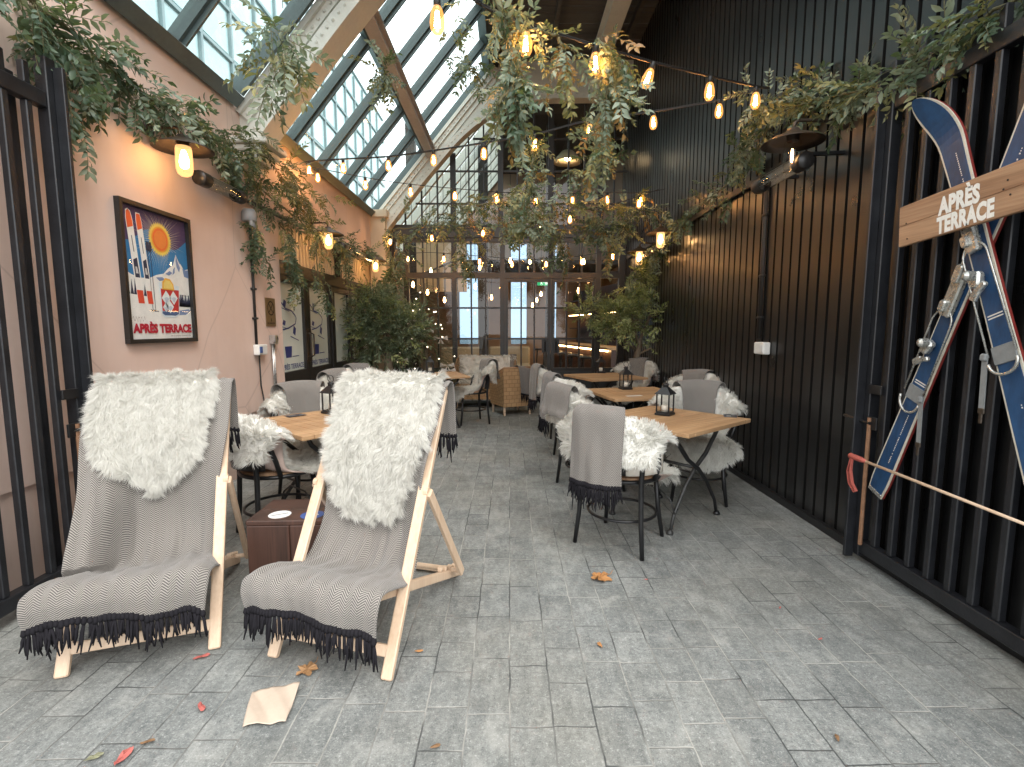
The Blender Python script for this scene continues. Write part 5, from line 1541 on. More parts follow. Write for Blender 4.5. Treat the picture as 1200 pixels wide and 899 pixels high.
# ------------------------------------------------------------------ restaurant behind the glass
t = thing("restaurant_room", "dim warm restaurant room behind the glazed wall", "room", (0, 13, 0))
M['rfloor'] = wood("restaurant_floor", (.10, .055, .03), (.2, .12, .07), 1, .35, 5)
M['rwall'] = mk_plaster("restaurant_wall", (.34, .22, .15), (.42, .28, .19), (.1, .05, .03))
M['rcream'] = paint("restaurant_cream_wall", (.52, .42, .28), .6, .15, 2)
M['rdark'] = paint("restaurant_dark_boards", (.03, .024, .02), .6, .3, 3)
M['bluepane'] = glass('blue_tinted_glass', (.24, .33, .42), .6)
b = MB(); b.quad((-2.6, YG + .06, .006), (3, YG + .06, .006), (3, 16.4, .006), (-2.6, 16.4, .006)); b.build("floor", M['rfloor'], t, fix=False)
b = MB(); Y_ = 16.2
xs = [-2.6, -1.6, -1.0, .05, .55, 1.15, 1.5, 3]
for k in range(0, 7):
    if k in (1, 3, 5): wallbox(b, xs[k], xs[k + 1], Y_, Y_ + .2, 0, .85); wallbox(b, xs[k], xs[k + 1], Y_, Y_ + .2, 4.0, 6.1)
    else: wallbox(b, xs[k], xs[k + 1], Y_, Y_ + .2, 0, 6.1)
ow = b.build("back_wall", M['rwall'], t)
for k in (1, 3, 5):
    gq = MB(); gq.quad((xs[k], Y_ + .1, .85), (xs[k + 1], Y_ + .1, .85), (xs[k + 1], Y_ + .1, 4.0), (xs[k], Y_ + .1, 4.0)); gq.build("window_pane", M['bluepane'], ow, fix=False)
b = MB(); wallbox(b, -2.75, -2.6, YG + .06, 16.4, 0, 3.2); wallbox(b, 3, 3.2, YG + .06, 16.4, 0, 6.1); b.build("side_wall", M['rwall'], t)
b = MB(); wallbox(b, XT, 3.2, YG + .2, 16.4, 6.1, 6.2); wallbox(b, -2.6, 3, 13.6, 16.19, 3.05, 3.15); b.build("ceiling", M['rdark'], t)
for k in range(10):
    b = MB(); y = YG + .12 + k * .72; b.bar((-2.7, y, 3.22), (XT, y, 6.1), .11, .16); b.build("roof_bar", M['creamsteel'], t)
b = MB(); b.quad((-2.75, YG + .06, 3.3), (XT, YG + .06, 6.2), (XT, 16.4, 6.2), (-2.75, 16.4, 3.3)); b.build("roof_glass", M['skyglass'], t, fix=False)
b = MB()
for x in (-2.3, -.62, .98): wallbox(b, x - .11, x + .11, 12.2, 12.42, .006, 6.05)
b.build("column", M['rdark'], t)
b = MB(); wallbox(b, -2.15, -1.0, 11.9, 12.0, 2.2, 3.7); b.build("landing_wall", M['rcream'], t)
b = MB()
b.bar((-2.1, 11.8, 2.55), (-1.0, 11.8, 3.0), .03, .04)
for k in range(8): wallbox(b, -2.05 + k * .14, -2.03 + k * .14, 11.79, 11.81, 2.2, 2.55 + k * .055)
b.build("handrail", M['darkframe'], t)
t = thing("bar_counter", "long wooden bar counter with glowing strips seen through the end doors", "bar", (1.9, 13, 0))
a_, c_ = Vector((2.15, 10.7, 0)), Vector((1.25, 15.6, 0)); M['led'] = emit("warm_led_strip", (1, .62, .26), 24)
b = MB(); b.bar(a_ + Vector((.25, 0, .45)), c_ + Vector((.25, 0, .45)), .5, .88); b.build("front", M['crate'], t)
b = MB(); b.bar(a_ + Vector((.22, 0, .92)), c_ + Vector((.22, 0, .92)), .62, .05); b.build("top", M['teak'], t)
b = MB(); b.bar(a_ + Vector((-.06, 0, .87)), c_ + Vector((-.06, 0, .87)), .02, .03); b.build("light_strip", M['led'], t)
b = MB(); b.bar(a_ + Vector((.02, .05, .2)), c_ + Vector((.02, 0, .2)), .02, .02); b.build("light_strip", M['led'], t)
t = thing("back_bar", "lit bottle shelves behind the bar counter", "shelf", (2.4, 13, 0))
b = MB(); 
for z in (1.35, 1.75, 2.15): b.bar(a_ + Vector((.72, 0, z)), c_ + Vector((.72, 0, z)), .25, .03)
b.bar(a_ + Vector((.84, 0, 1.3)), c_ + Vector((.84, 0, 1.3)), .03, 2.3); b.build("shelves", M['crate'], t)
b = MB(); b.bar(a_ + Vector((.59, 0, 1.73)), c_ + Vector((.59, 0, 1.73)), .02, .02); b.build("light_strip", M['led'], t)
M['bottle'] = paint("bottle_glass", (.12, .16, .07), .12, .6, 6, bump=0)
g = random.Random(5)
for k in range(26):
    f = k / 26; p = a_.lerp(c_, f) + Vector((.68, g.uniform(-.03, .03), g.choice((1.366, 1.766, 2.166)))); h = g.uniform(.22, .32)
    b = MB(); b.lathe([(0, 0), (.038, 0), (.038, h * .6), (.014, h * .75), (.014, h), (0, h)], p, 10); tag(b.build("bottle", M['bottle'], None, smooth=True), "bottle on the lit shelves behind the bar", "bottle", "bottles behind the bar")
def stool(label, loc):
    t = thing("bar_stool", label, "bar stool", loc, 0, "stools along the bar")
    b = MB(); b.lathe([(0, .70), (.17, .70), (.18, .72), (.17, .75), (0, .76)], seg=18); b.build("seat", M['darkframe'], t, world=False, smooth=True)
    for k in range(4):
        a = math.pi / 4 + k * math.pi / 2; b = MB(); b.tube([(.2 * math.cos(a), .2 * math.sin(a), 0), (.13 * math.cos(a), .13 * math.sin(a), .7)], .013, 6); b.build("leg", M['iron'], t, world=False)
    b = MB(); b.tube([(.18 * math.cos(a), .18 * math.sin(a), .25) for a in [k * math.pi / 8 for k in range(16)]], .008, 6, True); b.build("foot_ring", M['iron'], t, world=False)
    return t
for k in range(6):
    p = a_.lerp(c_, .04 + k * .17) + Vector((-.42, 0, 0))
    lab = "dark bar stool standing along the bar behind the glass doors"
    S0 = stool(lab, p) if k == 0 else dup(S0, p, 0, lab)
t = thing("exit_sign", "green emergency exit sign inside above the doors", "exit sign", P(637, 331, Y=11.5))
p = P(637, 331, Y=11.5); b = MB(); b.box(p, (.28, .04, .14), bev=.004); b.build("housing", emit("green_sign", (.02, .42, .16), 1.0), t)
b = MB(); q_ = p + Vector((0, -.022, 0)); b.box(q_ + Vector((-.05, 0, .005)), (.03, .002, .05)); b.box(q_ + Vector((-.05, 0, .042)), (.022, .002, .02)); b.box(q_ + Vector((-.06, 0, -.035)), (.012, .002, .04), Matrix.Rotation(.5, 3, 'Y')); b.box(q_ + Vector((-.035, 0, -.035)), (.012, .002, .04), Matrix.Rotation(-.5, 3, 'Y')); b.box(q_ + Vector((.06, 0, 0)), (.05, .002, .09)); b.box(q_ + Vector((.005, 0, 0)), (.04, .002, .012)); b.build("symbol", emit("white_sign", (.8, .95, .85), 1.2), t)
t = thing("pendant_lamp", "large cream dome pendant lamp inside the arched window", "pendant lamp", P(665, 187, Y=11.2))
p = P(665, 189, Y=11.2); r = (P(682, 189, Y=11.2) - p).length
b = MB(); b.lathe([(.03, .22), (.12, .2), (r * .7, .1), (r, -.02), (r * .98, -.03), (r * .66, .08), (.1, .17)], p, 28); b.build("dome", M['rcream'], t, smooth=True)
b = MB(); b.lathe([(0, .0), (.06, .03), (.07, .08), (.04, .13), (0, .14)], p, 14); b.build("bulb", emit("pendant_bulb", (1, .72, .4), 60), t, smooth=True)
b = MB(); b.tube([p + Vector((0, 0, .2)), (p.x, p.y, 6.05)], .01, 6); b.build("cord", M['cable'], t)
M['glow'] = emit("warm_bulb", (1, .54, .2), 42)
pend = [(484, 334, 10.6), (501, 343, 11), (521, 352, 11.4), (541, 337, 12), (557, 336, 11.5), (576, 349, 12.4), (634, 345, 13), (629, 352, 13.6), (624, 358, 14.2), (678, 341, 10.8), (505, 318, 11.2), (547, 316, 11.6), (562, 314, 12.2), (598, 306, 11.4), (621, 307, 12.6), (684, 307, 11)]
for k, (px, py, yy) in enumerate(pend):
    p = P(px, py, Y=yy); t = thing("pendant_bulb", "small warm pendant bulb hanging inside the restaurant", "pendant light", p, 0, "pendant bulbs in the restaurant")
    b = MB(); b.lathe([(0, -.055), (.022, -.04), (.03, 0), (.02, .04), (.012, .07)], p, 12); b.build("bulb", M['glow'], t, smooth=True)
    b = MB(); b.tube([p + Vector((0, 0, .068)), (p.x, p.y, 3.04 if yy > 13.6 else 6.05)], .006, 5); b.build("cord", M['cable'], t)
def diner(label, loc, rz):
    t = thing("dining_sofa", label, "sofa", loc, rz)
    b = MB(); b.box((0, 0, .27), (1.1, .6, .32), bev=.05); b.build("seat", M['rcream'], t, world=False)
    b = MB(); b.box((0, .28, .62), (1.1, .14, .5), bev=.05); b.build("backrest", M['rcream'], t, world=False)
    for s in (-1, 1):
        b = MB(); b.box((s * .52, .0, .05), (.05, .4, .1)); b.build("leg", M['iron'], t, world=False)
diner("beige sofa inside, left of the double doors", (.0, 13.2, 0), 0); diner("beige sofa farther inside behind the glazed wall", (-1.2, 12.9, 0), .1)
t = thing("dining_table", "dark restaurant table set just inside the glazed wall", "table", (-.4, 11.2, 0))
b = MB(); b.lathe([(0, .72), (.42, .72), (.42, .745), (0, .745)], (-.4, 11.2, 0), 24); b.build("tabletop", M['crate'], t)
b = MB(); b.tube([(-.4, 11.2, .02), (-.4, 11.2, .72)], .03, 10); b.lathe([(0, .0), (.22, .0), (.2, .02), (.03, .04)], (-.4, 11.2, 0.007), 20); b.build("pedestal", M['iron'], t)
# ------------------------------------------------------------------ string lights
def bulb_parts(parent, p, s=1.0, tilt=None):
    R = tilt or Matrix.Identity(3)
    b = MB(); b.lathe([(.017, -.028), (.022, -.036), (.029, -.062), (.0325, -.088), (.030, -.112), (.020, -.130), (.0, -.137)], p, 14, R); o = b.build("bulb", M['amber'], parent, smooth=True)
    b = MB(); b.lathe([(0, .014), (.012, .014), (.016, .004), (.0165, -.03), (.0, -.031)], p, 12, R); b.build("socket", M['cable'], o, smooth=True)
    b = MB()
    for k in range(6):
        a = k * math.pi / 3; e = Vector((math.cos(a), math.sin(a), 0)); f_ = Vector((math.cos(a + .5), math.sin(a + .5), 0))
        b.tube([p + R @ (e * .005 + Vector((0, 0, -.045))), p + R @ (f_ * .012 + Vector((0, 0, -.108)))], .0027 * s, 5)
    b.build("filament", M['fil'], o)
q = NT("amber_bulb_glass"); tt = q.t
tr = q.n("ShaderNodeBsdfTransparent"); tr.inputs[0].default_value = (1, .80, .52, 1)
em = q.n("ShaderNodeEmission"); em.inputs[0].default_value = (1, .42, .11, 1); em.inputs[1].default_value = 3.0
gl = q.n("ShaderNodeBsdfGlossy"); gl.inputs["Roughness"].default_value = .02
lw = q.n("ShaderNodeLayerWeight"); lw.inputs[0].default_value = .35
mx = q.n("ShaderNodeMixShader"); q.t.links.new(q.math('MULTIPLY_ADD', lw.outputs[1], .3, .24), mx.inputs[0]); tt.links.new(tr.outputs[0], mx.inputs[1]); tt.links.new(em.outputs[0], mx.inputs[2])
m2 = q.n("ShaderNodeMixShader"); fr = q.n("ShaderNodeLayerWeight"); fr.inputs[0].default_value = .5; tt.links.new(q.math('MULTIPLY_ADD', q.math('POWER', fr.outputs[1], 5.0), .6, .04), m2.inputs[0]); tt.links.new(mx.outputs[0], m2.inputs[1]); tt.links.new(gl.outputs[0], m2.inputs[2])
tt.links.new(m2.outputs[0], tt.nodes["Material Output"].inputs[0]); M['amber'] = q.m

def string(label, ga, gb, cable_px, bulbs, ends=(None, None), twin=False, tilts={}):
    """a festoon strung in the vertical plane between two ground points"""
    pts = [P(x, y, plane=(ga, gb)) for x, y in cable_px]
    if ends[0] is not None: pts = [Vector(ends[0])] + pts
    if ends[1] is not None: pts = pts + [Vector(ends[1])]
    t = thing("string_light", label, "string light", pts[0], 0, "festoon strings across the terrace")
    c = np.array([[list(p)] for p in pts]); n = 60
    sm = [Vector(catmull(c, np.array([s]))[0]) for s in np.linspace(0, 1, n)]
    b = MB(); b.tube(sm, .0048, 6)
    if twin: b.tube([p + Vector((0, .004, .011)) for p in sm], .004, 6)
    b.build("cable", M['cable'], t, smooth=True)
    for k, (x, y) in enumerate(bulbs):
        p = P(x, y, plane=(ga, gb))
        bulb_parts(t, p, tilt=tilts.get(k))
    return t
g0 = lambda px, X: (X, P(px, 384, X=X).y)
b_r = g0(900, 2.0)
string("near festoon string rising to the front centre, with large amber bulbs", (.05, 2.55), b_r, [(505, -28), (560, 4), (612, 28), (697, 54), (762, 73), (832, 90), (886, 102), (902, 104)],
       [(512, 0), (616, 31), (698, 56), (765, 76), (832, 92), (886, 104)], ((-2.3, 1.0, 3.1), None), True, {3: Matrix.Rotation(.35, 3, 'Y')})
string("second festoon string, from the left garland up to the right heater", g0(362, -2.3), g0(886, 2.0), [(358, 190), (402, 187), (455, 184), (508, 177), (567, 168), (627, 158), (690, 142), (768, 131), (843, 118), (888, 106)],
       [(362, 191), (402, 188), (455, 185), (508, 178), (567, 170), (627, 159), (691, 142), (766, 132), (843, 118)], (None, None), True)
string("third festoon string, nearly level across the middle of the terrace", g0(372, -2.3), g0(770, 2.0), [(366, 196), (428, 208), (481, 216), (533, 221), (582, 225), (628, 227), (670, 227), (712, 226), (752, 226), (778, 222)],
       [(372, 200), (428, 209), (481, 217), (533, 222), (582, 225), (628, 228), (671, 228), (712, 227), (751, 227)])
string("far festoon string hanging low before the glazed end wall", g0(452, -2.1), g0(790, 2.0), [(448, 276), (458, 277), (506, 272), (566, 266), (634, 256), (668, 249), (715, 240), (749, 230), (772, 222)],
       [(457, 278), (506, 273), (566, 267), (634, 257), (668, 250), (749, 231)])

string("added festoon string standing in for bulbs seen in the far glass", g0(462, -2.0), g0(745, 2.0), [(462, 300), (500, 296), (560, 300), (620, 304), (680, 300), (735, 290)],
       [(478, 298), (520, 298), (562, 301), (600, 304), (640, 304), (682, 301), (718, 295)])  # added string; its bulbs stand in for reflections and lights inside
# ------------------------------------------------------------------ leaf garlands
def garland(label, paths, weights=(.55, .3, .1, .05), seed=0, group="leaf garlands", cord=True, tpl=None, name="leaf_garland", cat="garland"):
    """paths: list of (points, sprigs, spread, size, hang)"""
    g = np.random.default_rng(seed); place = []; mb = MB()
    for pts, n, spread, size, hang in paths:
        pl = polyline(pts, 200)
        tg = np.gradient(pl, axis=0); tg /= np.linalg.norm(tg, axis=1)[:, None] + 1e-9
        if cord: mb.tube([Vector(p) + Vector(g.normal(0, spread * .12, 3)) for p in pl[::8]], .008, 6)
        dens = np.clip(1 + .6 * np.sin(np.linspace(0, 200 * .15, 200) + g.uniform(0, 6)), .15, 2); dens /= dens.sum()
        for _ in range(n):
            i = g.choice(200, p=dens); r = g.normal(0, 1, 3); r /= np.linalg.norm(r) + 1e-9
            p = pl[i] + r * spread * abs(g.normal(0, .6))
            d = tg[i] * g.choice([-1, 1], p=[.35, .65]) * .8 + r * .7 + np.array([0, 0, -hang]) + g.normal(0, .25, 3)
            place.append((p, d, np.array([0, 0, 1]) + g.normal(0, .45, 3), size * g.uniform(.65, 1.3)))
    t = thing(name, label, cat, pl[0], 0, group)
    foliage("leaves", place, tpl or SPRIGS, [M['leafA'], M['leafB'], M['leafC'], M['leafD']], weights, t, seed)
    if cord: mb.build("cord", M['stem'], t, smooth=True)
    return t
W = lambda px, py, X: P(px, py, X=X)
xl = XL + .12
garland("thick dark green leaf garland along the near left wall above the lamp",
        [([W(-30, -40, xl), W(20, -8, xl), W(75, 28, xl), W(125, 75, xl), W(180, 118, xl), W(235, 145, xl), W(275, 190, xl)], 135, .07, .225, .15),
         ([W(60, 40, xl), W(78, 100, xl), W(85, 150, xl)], 16, .05, .2, .9), ([W(95, 70, xl), W(118, 120, xl)], 16, .05, .19, .9), ([W(150, 105, xl), W(156, 125, xl)], 8, .05, .18, .5),
         ([W(40, 0, xl + .05), W(55, 50, xl)], 14, .07, .22, .6)], (.68, .27, .05, 0), 1)
garland("leaf garland over the left heater and conduit, trailing down the pink wall",
        [([W(262, 165, xl), W(285, 200, xl), W(310, 225, xl), W(345, 255, xl), W(390, 282, xl), W(440, 298, xl)], 150, .10, .19, .3),
         ([W(300, 230, xl), W(300, 280, xl), W(320, 320, xl)], 26, .07, .2, .9), ([W(330, 260, xl), W(345, 310, xl), W(352, 345, xl + .05)], 26, .07, .2, .9),
         ([W(372, 280, xl + .1), W(372, 320, xl + .1), W(388, 360, xl + .1)], 22, .07, .2, .9), ([W(402, 292, xl + .1), W(405, 325, xl + .1)], 16, .07, .2, .8)], (.55, .25, .2, 0), 2)
garland("yellow green spray of small leaves over the left garland by the first arch",
        [([W(288, 160, xl + .1), W(320, 195, xl + .12), W(352, 225, xl + .1), W(372, 262, xl + .1)], 120, .2, .2, .25)], (.12, .2, .6, .08), 3, cord=False, tpl=OLIVE)
xr = XR - .08
garland("leaf garland climbing the right wall above the steel gate",
        [([W(1235, -30, xr), W(1170, 10, xr), W(1110, 55, xr), W(1060, 82, xr), W(1010, 106, xr), W(960, 116, xr), W(915, 128, xr)], 165, .065, .2, .1),
         ([W(1075, 45, xr), W(1062, 85, xr), W(1085, 105, xr)], 18, .09, .22, .4), ([W(905, 120, xr - .08), W(880, 110, xr - .2)], 14, .1, .22, .3), ([W(930, 100, xr), W(905, 125, xr)], 10, .1, .2, .2)], (.3, .6, .1, 0), 4)
garland("leaf garland trailing down the right wall toward the olive tree",
        [([W(905, 140, xr), W(880, 195, xr), W(845, 222, xr), W(815, 245, xr), W(790, 270, xr), W(765, 300, xr), W(745, 335, xr)], 130, .10, .19, .3),
         ([W(872, 140, xr - .1), W(866, 190, xr - .1)], 22, .06, .2, .6), ([W(780, 280, xr - .1), W(745, 320, xr - .05)], 36, .12, .2, .5)], (.35, .35, .25, .05), 5)
pl1 = ((.05, 2.55), b_r)
S1 = lambda x, y: P(x, y, plane=pl1)
pl2 = (g0(362, -2.3), g0(886, 2.0)); S2 = lambda x, y: P(x, y, plane=pl2)
pl3 = (g0(372, -2.3), g0(770, 2.0)); S3 = lambda x, y: P(x, y, plane=pl3)
pl4 = (g0(452, -2.1), g0(790, 2.0)); S4 = lambda x, y: P(x, y, plane=pl4)
garland("sage leaf swag hanging from the near string at the top centre",
        [([S1(575, -10), S1(590, 20), S1(600, 60), S1(598, 105), S1(582, 125)], 42, .045, .18, .6), ([S1(575, 10), S1(625, 35), S1(655, 42)], 14, .04, .16, .5), ([S1(655, 45), S1(660, 75)], 12, .04, .18, .7),
         ([S1(605, 80), S1(606, 145)], 16, .04, .18, .8)], (.15, .55, .22, .08), 6)
garland("sage leaf swag hanging from the near string right of the ridge beam",
        [([S1(700, 45), S1(722, 65), S1(722, 110), S1(728, 128)], 42, .045, .18, .6), ([S1(712, 95), S1(705, 150), S1(706, 185)], 28, .045, .17, .8)], (.12, .58, .22, .08), 7)
garland("thick leaf clump hanging on the second string, centre",
        [([S2(620, 150), S2(625, 190), S2(615, 230), S2(622, 262)], 52, .12, .19, .5), ([S2(600, 250), S2(640, 268)], 34, .14, .19, .4)], (.2, .42, .3, .08), 8)
garland("leaf clump hanging on the second string below the right swag",
        [([S2(690, 140), S2(712, 160), S2(705, 195)], 42, .10, .19, .5), ([S2(660, 200), S2(690, 205)], 14, .1, .2, .4)], (.15, .5, .27, .08), 9)
garland("long leaf garland wound along the third string over the tables",
        [([S3(560, 240), S3(610, 235), S3(650, 240), S3(700, 245), S3(745, 243), S3(780, 250)], 130, .17, .21, .5), ([S3(690, 230), S3(705, 275), S3(715, 300)], 36, .12, .24, .8), ([S3(740, 245), S3(725, 280)], 24, .14, .22, .7)], (.28, .32, .3, .1), 10)
garland("leaf garland along the far string before the glazed wall",
        [([S4(450, 270), S4(500, 265), S4(560, 262), S4(620, 270), S4(680, 268), S4(720, 262)], 120, .16, .23, .4), ([S4(470, 285), S4(458, 330)], 44, .2, .26, .6), ([S4(505, 260), S4(530, 240), S4(560, 238)], 30, .2, .25, .3),
         ([S4(540, 280), S4(546, 310)], 20, .1, .24, .8), ([S4(655, 275), S4(662, 305)], 20, .1, .24, .8)], (.38, .36, .2, .06), 11)
garland("loose leaf sprays hanging below the rooflight purlin",
        [([(-1.45, 3.6, 4.0), (-1.3, 3.9, 4.2), (-1.0, 4.1, 4.3)], 26, .2, .24, .5), ([W(322, 20, -1.2), W(328, 60, -1.2), W(322, 75, -1.2)], 30, .1, .22, .7), ([W(450, 75, -1.15), W(452, 95, -1.15)], 22, .08, .2, .5), ([W(522, 30, -.45), W(535, 60, -.45), W(560, 90, -.4)], 30, .12, .2, .5)], (.3, .5, .2, 0), 12, cord=False)

# ------------------------------------------------------------------ trees
def small_tree(name, label, base, trunk, limbs, crown, n, mats, weights, seed, size, tpl=OLIVE, up=.35):
    """crown: list of (centre, radii) leaf masses"""
    t = thing(name, label, "tree", base); g = np.random.default_rng(seed)
    b = MB(); b.tube(trunk[0], trunk[1], 12)
    b.build("trunk", M['bark'], t, smooth=True)
    b = MB()
    for pts, r0 in limbs: b.tube(pts, [r0 * (1 - .8 * k / (len(pts) - 1)) for k in range(len(pts))], 8)
    place = []
    for (c, r, share) in crown:
        c, r = np.array(c), np.array(r)
        for _ in range(int(n * share)):
            q_ = g.normal(0, 1, 3); q_ /= np.linalg.norm(q_); f = g.uniform(.15, 1) ** .45
            p = c + q_ * r * f * (1 + .25 * math.sin(q_[0] * 7 + q_[2] * 5 + seed))
            d = q_ * .7 + g.normal(0, .5, 3) + np.array([0, 0, up]); place.append((p, d, np.array([0, 0, 1]) + g.normal(0, .6, 3), size * g.uniform(.6, 1.35)))
            if g.random() < .12: b.tube([Vector(c + q_ * r * .1), Vector(c + q_ * r * f * .5 + g.normal(0, .03, 3)), Vector(p)], [.006, .004, .002], 5)
    b.build("branches", M['bark'], t, smooth=True)
    foliage("crown", place, tpl, mats, weights, t, seed, M['stem'])
    return t
def potted(label, name, x, y, r, h, mat):
    t = thing(name, label, "planter", (x, y, 0)); b = MB(); b.lathe([(0, .0), (r * .8, .0), (r, h), (r * 1.06, h), (r * 1.06, h - .05), (r * .98, h - .05)], (x, y, 0), 24); b.lathe([(r * .97, h - .03), (0, h - .03)], (x, y, 0), 24); b.build("pot", mat, t, smooth=True)
    return t
T = Vector((1.98, 7.75, 0)); V = Vector
potted("dark round planter under the right olive tree", "planter", T.x, T.y, .24, .42, M['graphite'])
cR = P(752, 372, Y=7.75)
small_tree("olive_tree", "airy olive tree with a twisting trunk by the black wall", (T.x, T.y, .40),
           ([T + V((0, 0, .40)), T + V((.03, 0, .6)), T + V((-.03, .02, .8)), T + V((.0, 0, 1.02)), T + V((.02, 0, 1.2))], [.075, .06, .05, .048, .035]),
           [([T + V((.0, 0, 1.0)), T + V((-.25, -.05, 1.2)), T + V((-.6, -.1, 1.45))], .03), ([T + V((.0, 0, 1.1)), T + V((.15, .0, 1.5)), T + V((.3, 0, 2.0))], .03), ([T + V((0, 0, .95)), T + V((.25, -.1, 1.1)), T + V((.5, -.1, 1.2))], .02), ([T + V((0, 0, 1.1)), T + V((-.1, 0, 1.5)), T + V((-.1, 0, 1.8))], .024), ([T + V((-.2, 0, 1.2)), T + V((-.5, 0, 1.5)), T + V((-.85, 0, 1.75))], .014)],
           [(P(757, 370, Y=7.6), (.6, .5, .30), .40), (P(782, 336, Y=7.7), (.42, .36, .40), .30), (P(724, 377, Y=7.7), (.3, .3, .22), .14), (P(790, 390, Y=7.6), (.22, .3, .2), .10), (P(690, 368, Y=7.7), (.16, .16, .12), .05), (P(800, 340, Y=7.8), (.12, .2, .28), .07), (P(790, 420, Y=7.5), (.12, .15, .1), .02)],
           560, [M['olive'], M['olive2']], (.75, .25), 21, .27)
T = Vector((-1.92, 7.9, 0))
potted("dark round planter under the left bushy tree", "planter", T.x, T.y, .24, .42, M['graphite'])
small_tree("olive_tree", "dense dark olive tree by the frosted doors", (T.x, T.y, .40),
           ([T + V((0, 0, .40)), T + V((.04, 0, .6)), T + V((.02, 0, .78)), T + V((.04, 0, 1.0))], [.085, .075, .07, .05]),
           [([T + V((.03, 0, .9)), T + V((-.2, 0, 1.2)), T + V((-.35, 0, 1.6))], .03), ([T + V((.03, 0, .9)), T + V((.25, 0, 1.2)), T + V((.4, 0, 1.5))], .03), ([T + V((.03, 0, .95)), T + V((.0, 0, 1.4)), T + V((.0, 0, 1.8))], .03)],
           [(P(452, 384, Y=7.9), (.40, .4, .47), .5), (P(434, 365, Y=7.9), (.24, .28, .30), .2), (P(478, 390, Y=7.9), (.3, .3, .35), .2), (P(430, 400, Y=7.8), (.25, .25, .25), .1)],
           640, [M['olive2'], M['olive']], (.85, .15), 22, .25)
# christmas tree
T = Vector((P(499, 430, Y=8.5).x, 8.5, 0))
t = thing("christmas_tree", "dark christmas tree with white bows and tiny lights", "christmas tree", T); g = np.random.default_rng(5)
b = MB(); b.tube([T, T + V((0, 0, 2.1))], [.06, .01], 10); b.build("trunk", M['bark'], t)
FIRT = [sprig_tpl(70 + k, pairs=10, leaf=.16, ratio=.1) for k in range(4)]
place = []
for _ in range(900):
    f = g.uniform(0, 1) ** 1.3; z = .25 + 1.85 * f; r = .62 * (1 - f) * g.uniform(.35, 1.05) + .03; a = g.uniform(0, 6.283); d = np.array([math.cos(a), math.sin(a), -.15])
    place.append((np.array(T) + np.array([r * d[0], r * d[1], z]), d + g.normal(0, .2, 3), np.array([0, 0, 1.0]), .26 * (1.1 - .5 * f)))
foliage("crown", place, FIRT, [M['fir'], M['olive2']], (.85, .15), t, 5)
M['tiny'] = emit("tiny_light", (1, .82, .6), 6); M['bow'] = paint("white_bow", (.75, .68, .62), .6, .05)
for k in range(34):
    f = g.uniform(0, .95); a = g.uniform(math.pi, 2 * math.pi); r = .66 * (1 - f) + .05; p = T + V((r * math.cos(a), r * math.sin(a), .28 + 1.8 * f))
    b = MB(); b.lathe([(0, -.013), (.013, 0), (0, .013)], p, 8); b.build("light", M['tiny'], t)
for k in range(11):
    f = g.uniform(.05, .85); a = g.uniform(math.pi * 1.05, math.pi * 1.95); r = .64 * (1 - f) + .05; p = T + V((r * math.cos(a), r * math.sin(a), .3 + 1.75 * f)); b = MB()
    for s in (-1, 1):
        b.add([p, p + V((s * .11, -.02, .045)), p + V((s * .12, 0, -.03)), p + V((s * .05, -.05, 0))], [(0, 3, 1), (0, 2, 3), (1, 3, 2)]); b.poly([p, p + V((s * .02, 0, -.09)), p + V((s * .05, 0, -.085))])
    b.build("bow", M['bow'], t, fix=False)

# ------------------------------------------------------------------ litter
def leaf_on_ground(label, px, py, size, rz, col, kind):
    p = P(px, py, Z=.004); g = random.Random(int(px * 7 + py)); t_ = []
    m = paint("dry_leaf", col, .7, .35, 40, bump=.3, bscale=120)
    if kind == 'maple':
        n = 26; pts = []
        for k in range(n):
            a = 2 * math.pi * k / n; r = size * (.55 + .42 * abs(math.sin(a * 2.5 + .4)) ** 1.5) * g.uniform(.85, 1.1); pts.append((r * math.cos(a), r * math.sin(a)))
    else:
        n = 16; pts = [(size * math.cos(2 * math.pi * k / n), size * .38 * math.sin(2 * math.pi * k / n) * (1 + .3 * math.cos(2 * math.pi * k / n))) for k in range(n)]
    vs = [(0, 0, .008)] + [(x, y, .004 + abs(g.gauss(0, .13)) * size) for x, y in pts]; n = len(pts)
    b = MB(); b.add(vs, [(0, 1 + k, 1 + (k + 1) % n) for k in range(n)])
    if kind == 'maple': b.tube([(0, 0, .008), (size * 1.1, size * .2, .006), (size * 1.5, size * .5, .012)], .0016, 5)
    o = b.build("fallen_leaf" if kind != 'petal' else "petal", m, None, world=False, fix=False)
    o.location = p; o.rotation_euler = (0, 0, rz); MAT[o.name] = Matrix.Translation(p)
    tag(o, label, "leaf" if kind != 'petal' else "petal", "fallen leaves and petals on the paving")
OR, BR, PK = (.42, .2, .07), (.2, .11, .05), (.45, .12, .1)
leaf_on_ground("large orange dry leaf lying in the open middle of the paving", 704, 678, .066, .4, OR, 'maple')
leaf_on_ground("orange dry leaf under the deck chair by the dark stool", 346, 724, .06, 2.0, OR, 'maple')
leaf_on_ground("curled brown leaf in front of the right deck chair's crossbar", 360, 786, .045, 1.0, (.36, .2, .09), 'maple')
leaf_on_ground("small brown leaf under the right deck chair's front edge", 349, 747, .03, .7, BR, 'oval')
leaf_on_ground("tiny pale leaf right of the right deck chair", 491, 764, .018, .2, OR, 'oval')
leaf_on_ground("narrow tan leaf below the large orange leaf", 703, 757, .02, 1.9, OR, 'oval')
leaf_on_ground("red petal beside the left deck chair's right foot", 236, 771, .032, .5, PK, 'petal')
leaf_on_ground("pink petal left of the paper napkin", 236, 830, .026, -.7, PK, 'petal')
leaf_on_ground("red petal at the bottom edge left of the napkin", 145, 888, .035, 1.5, PK, 'petal')
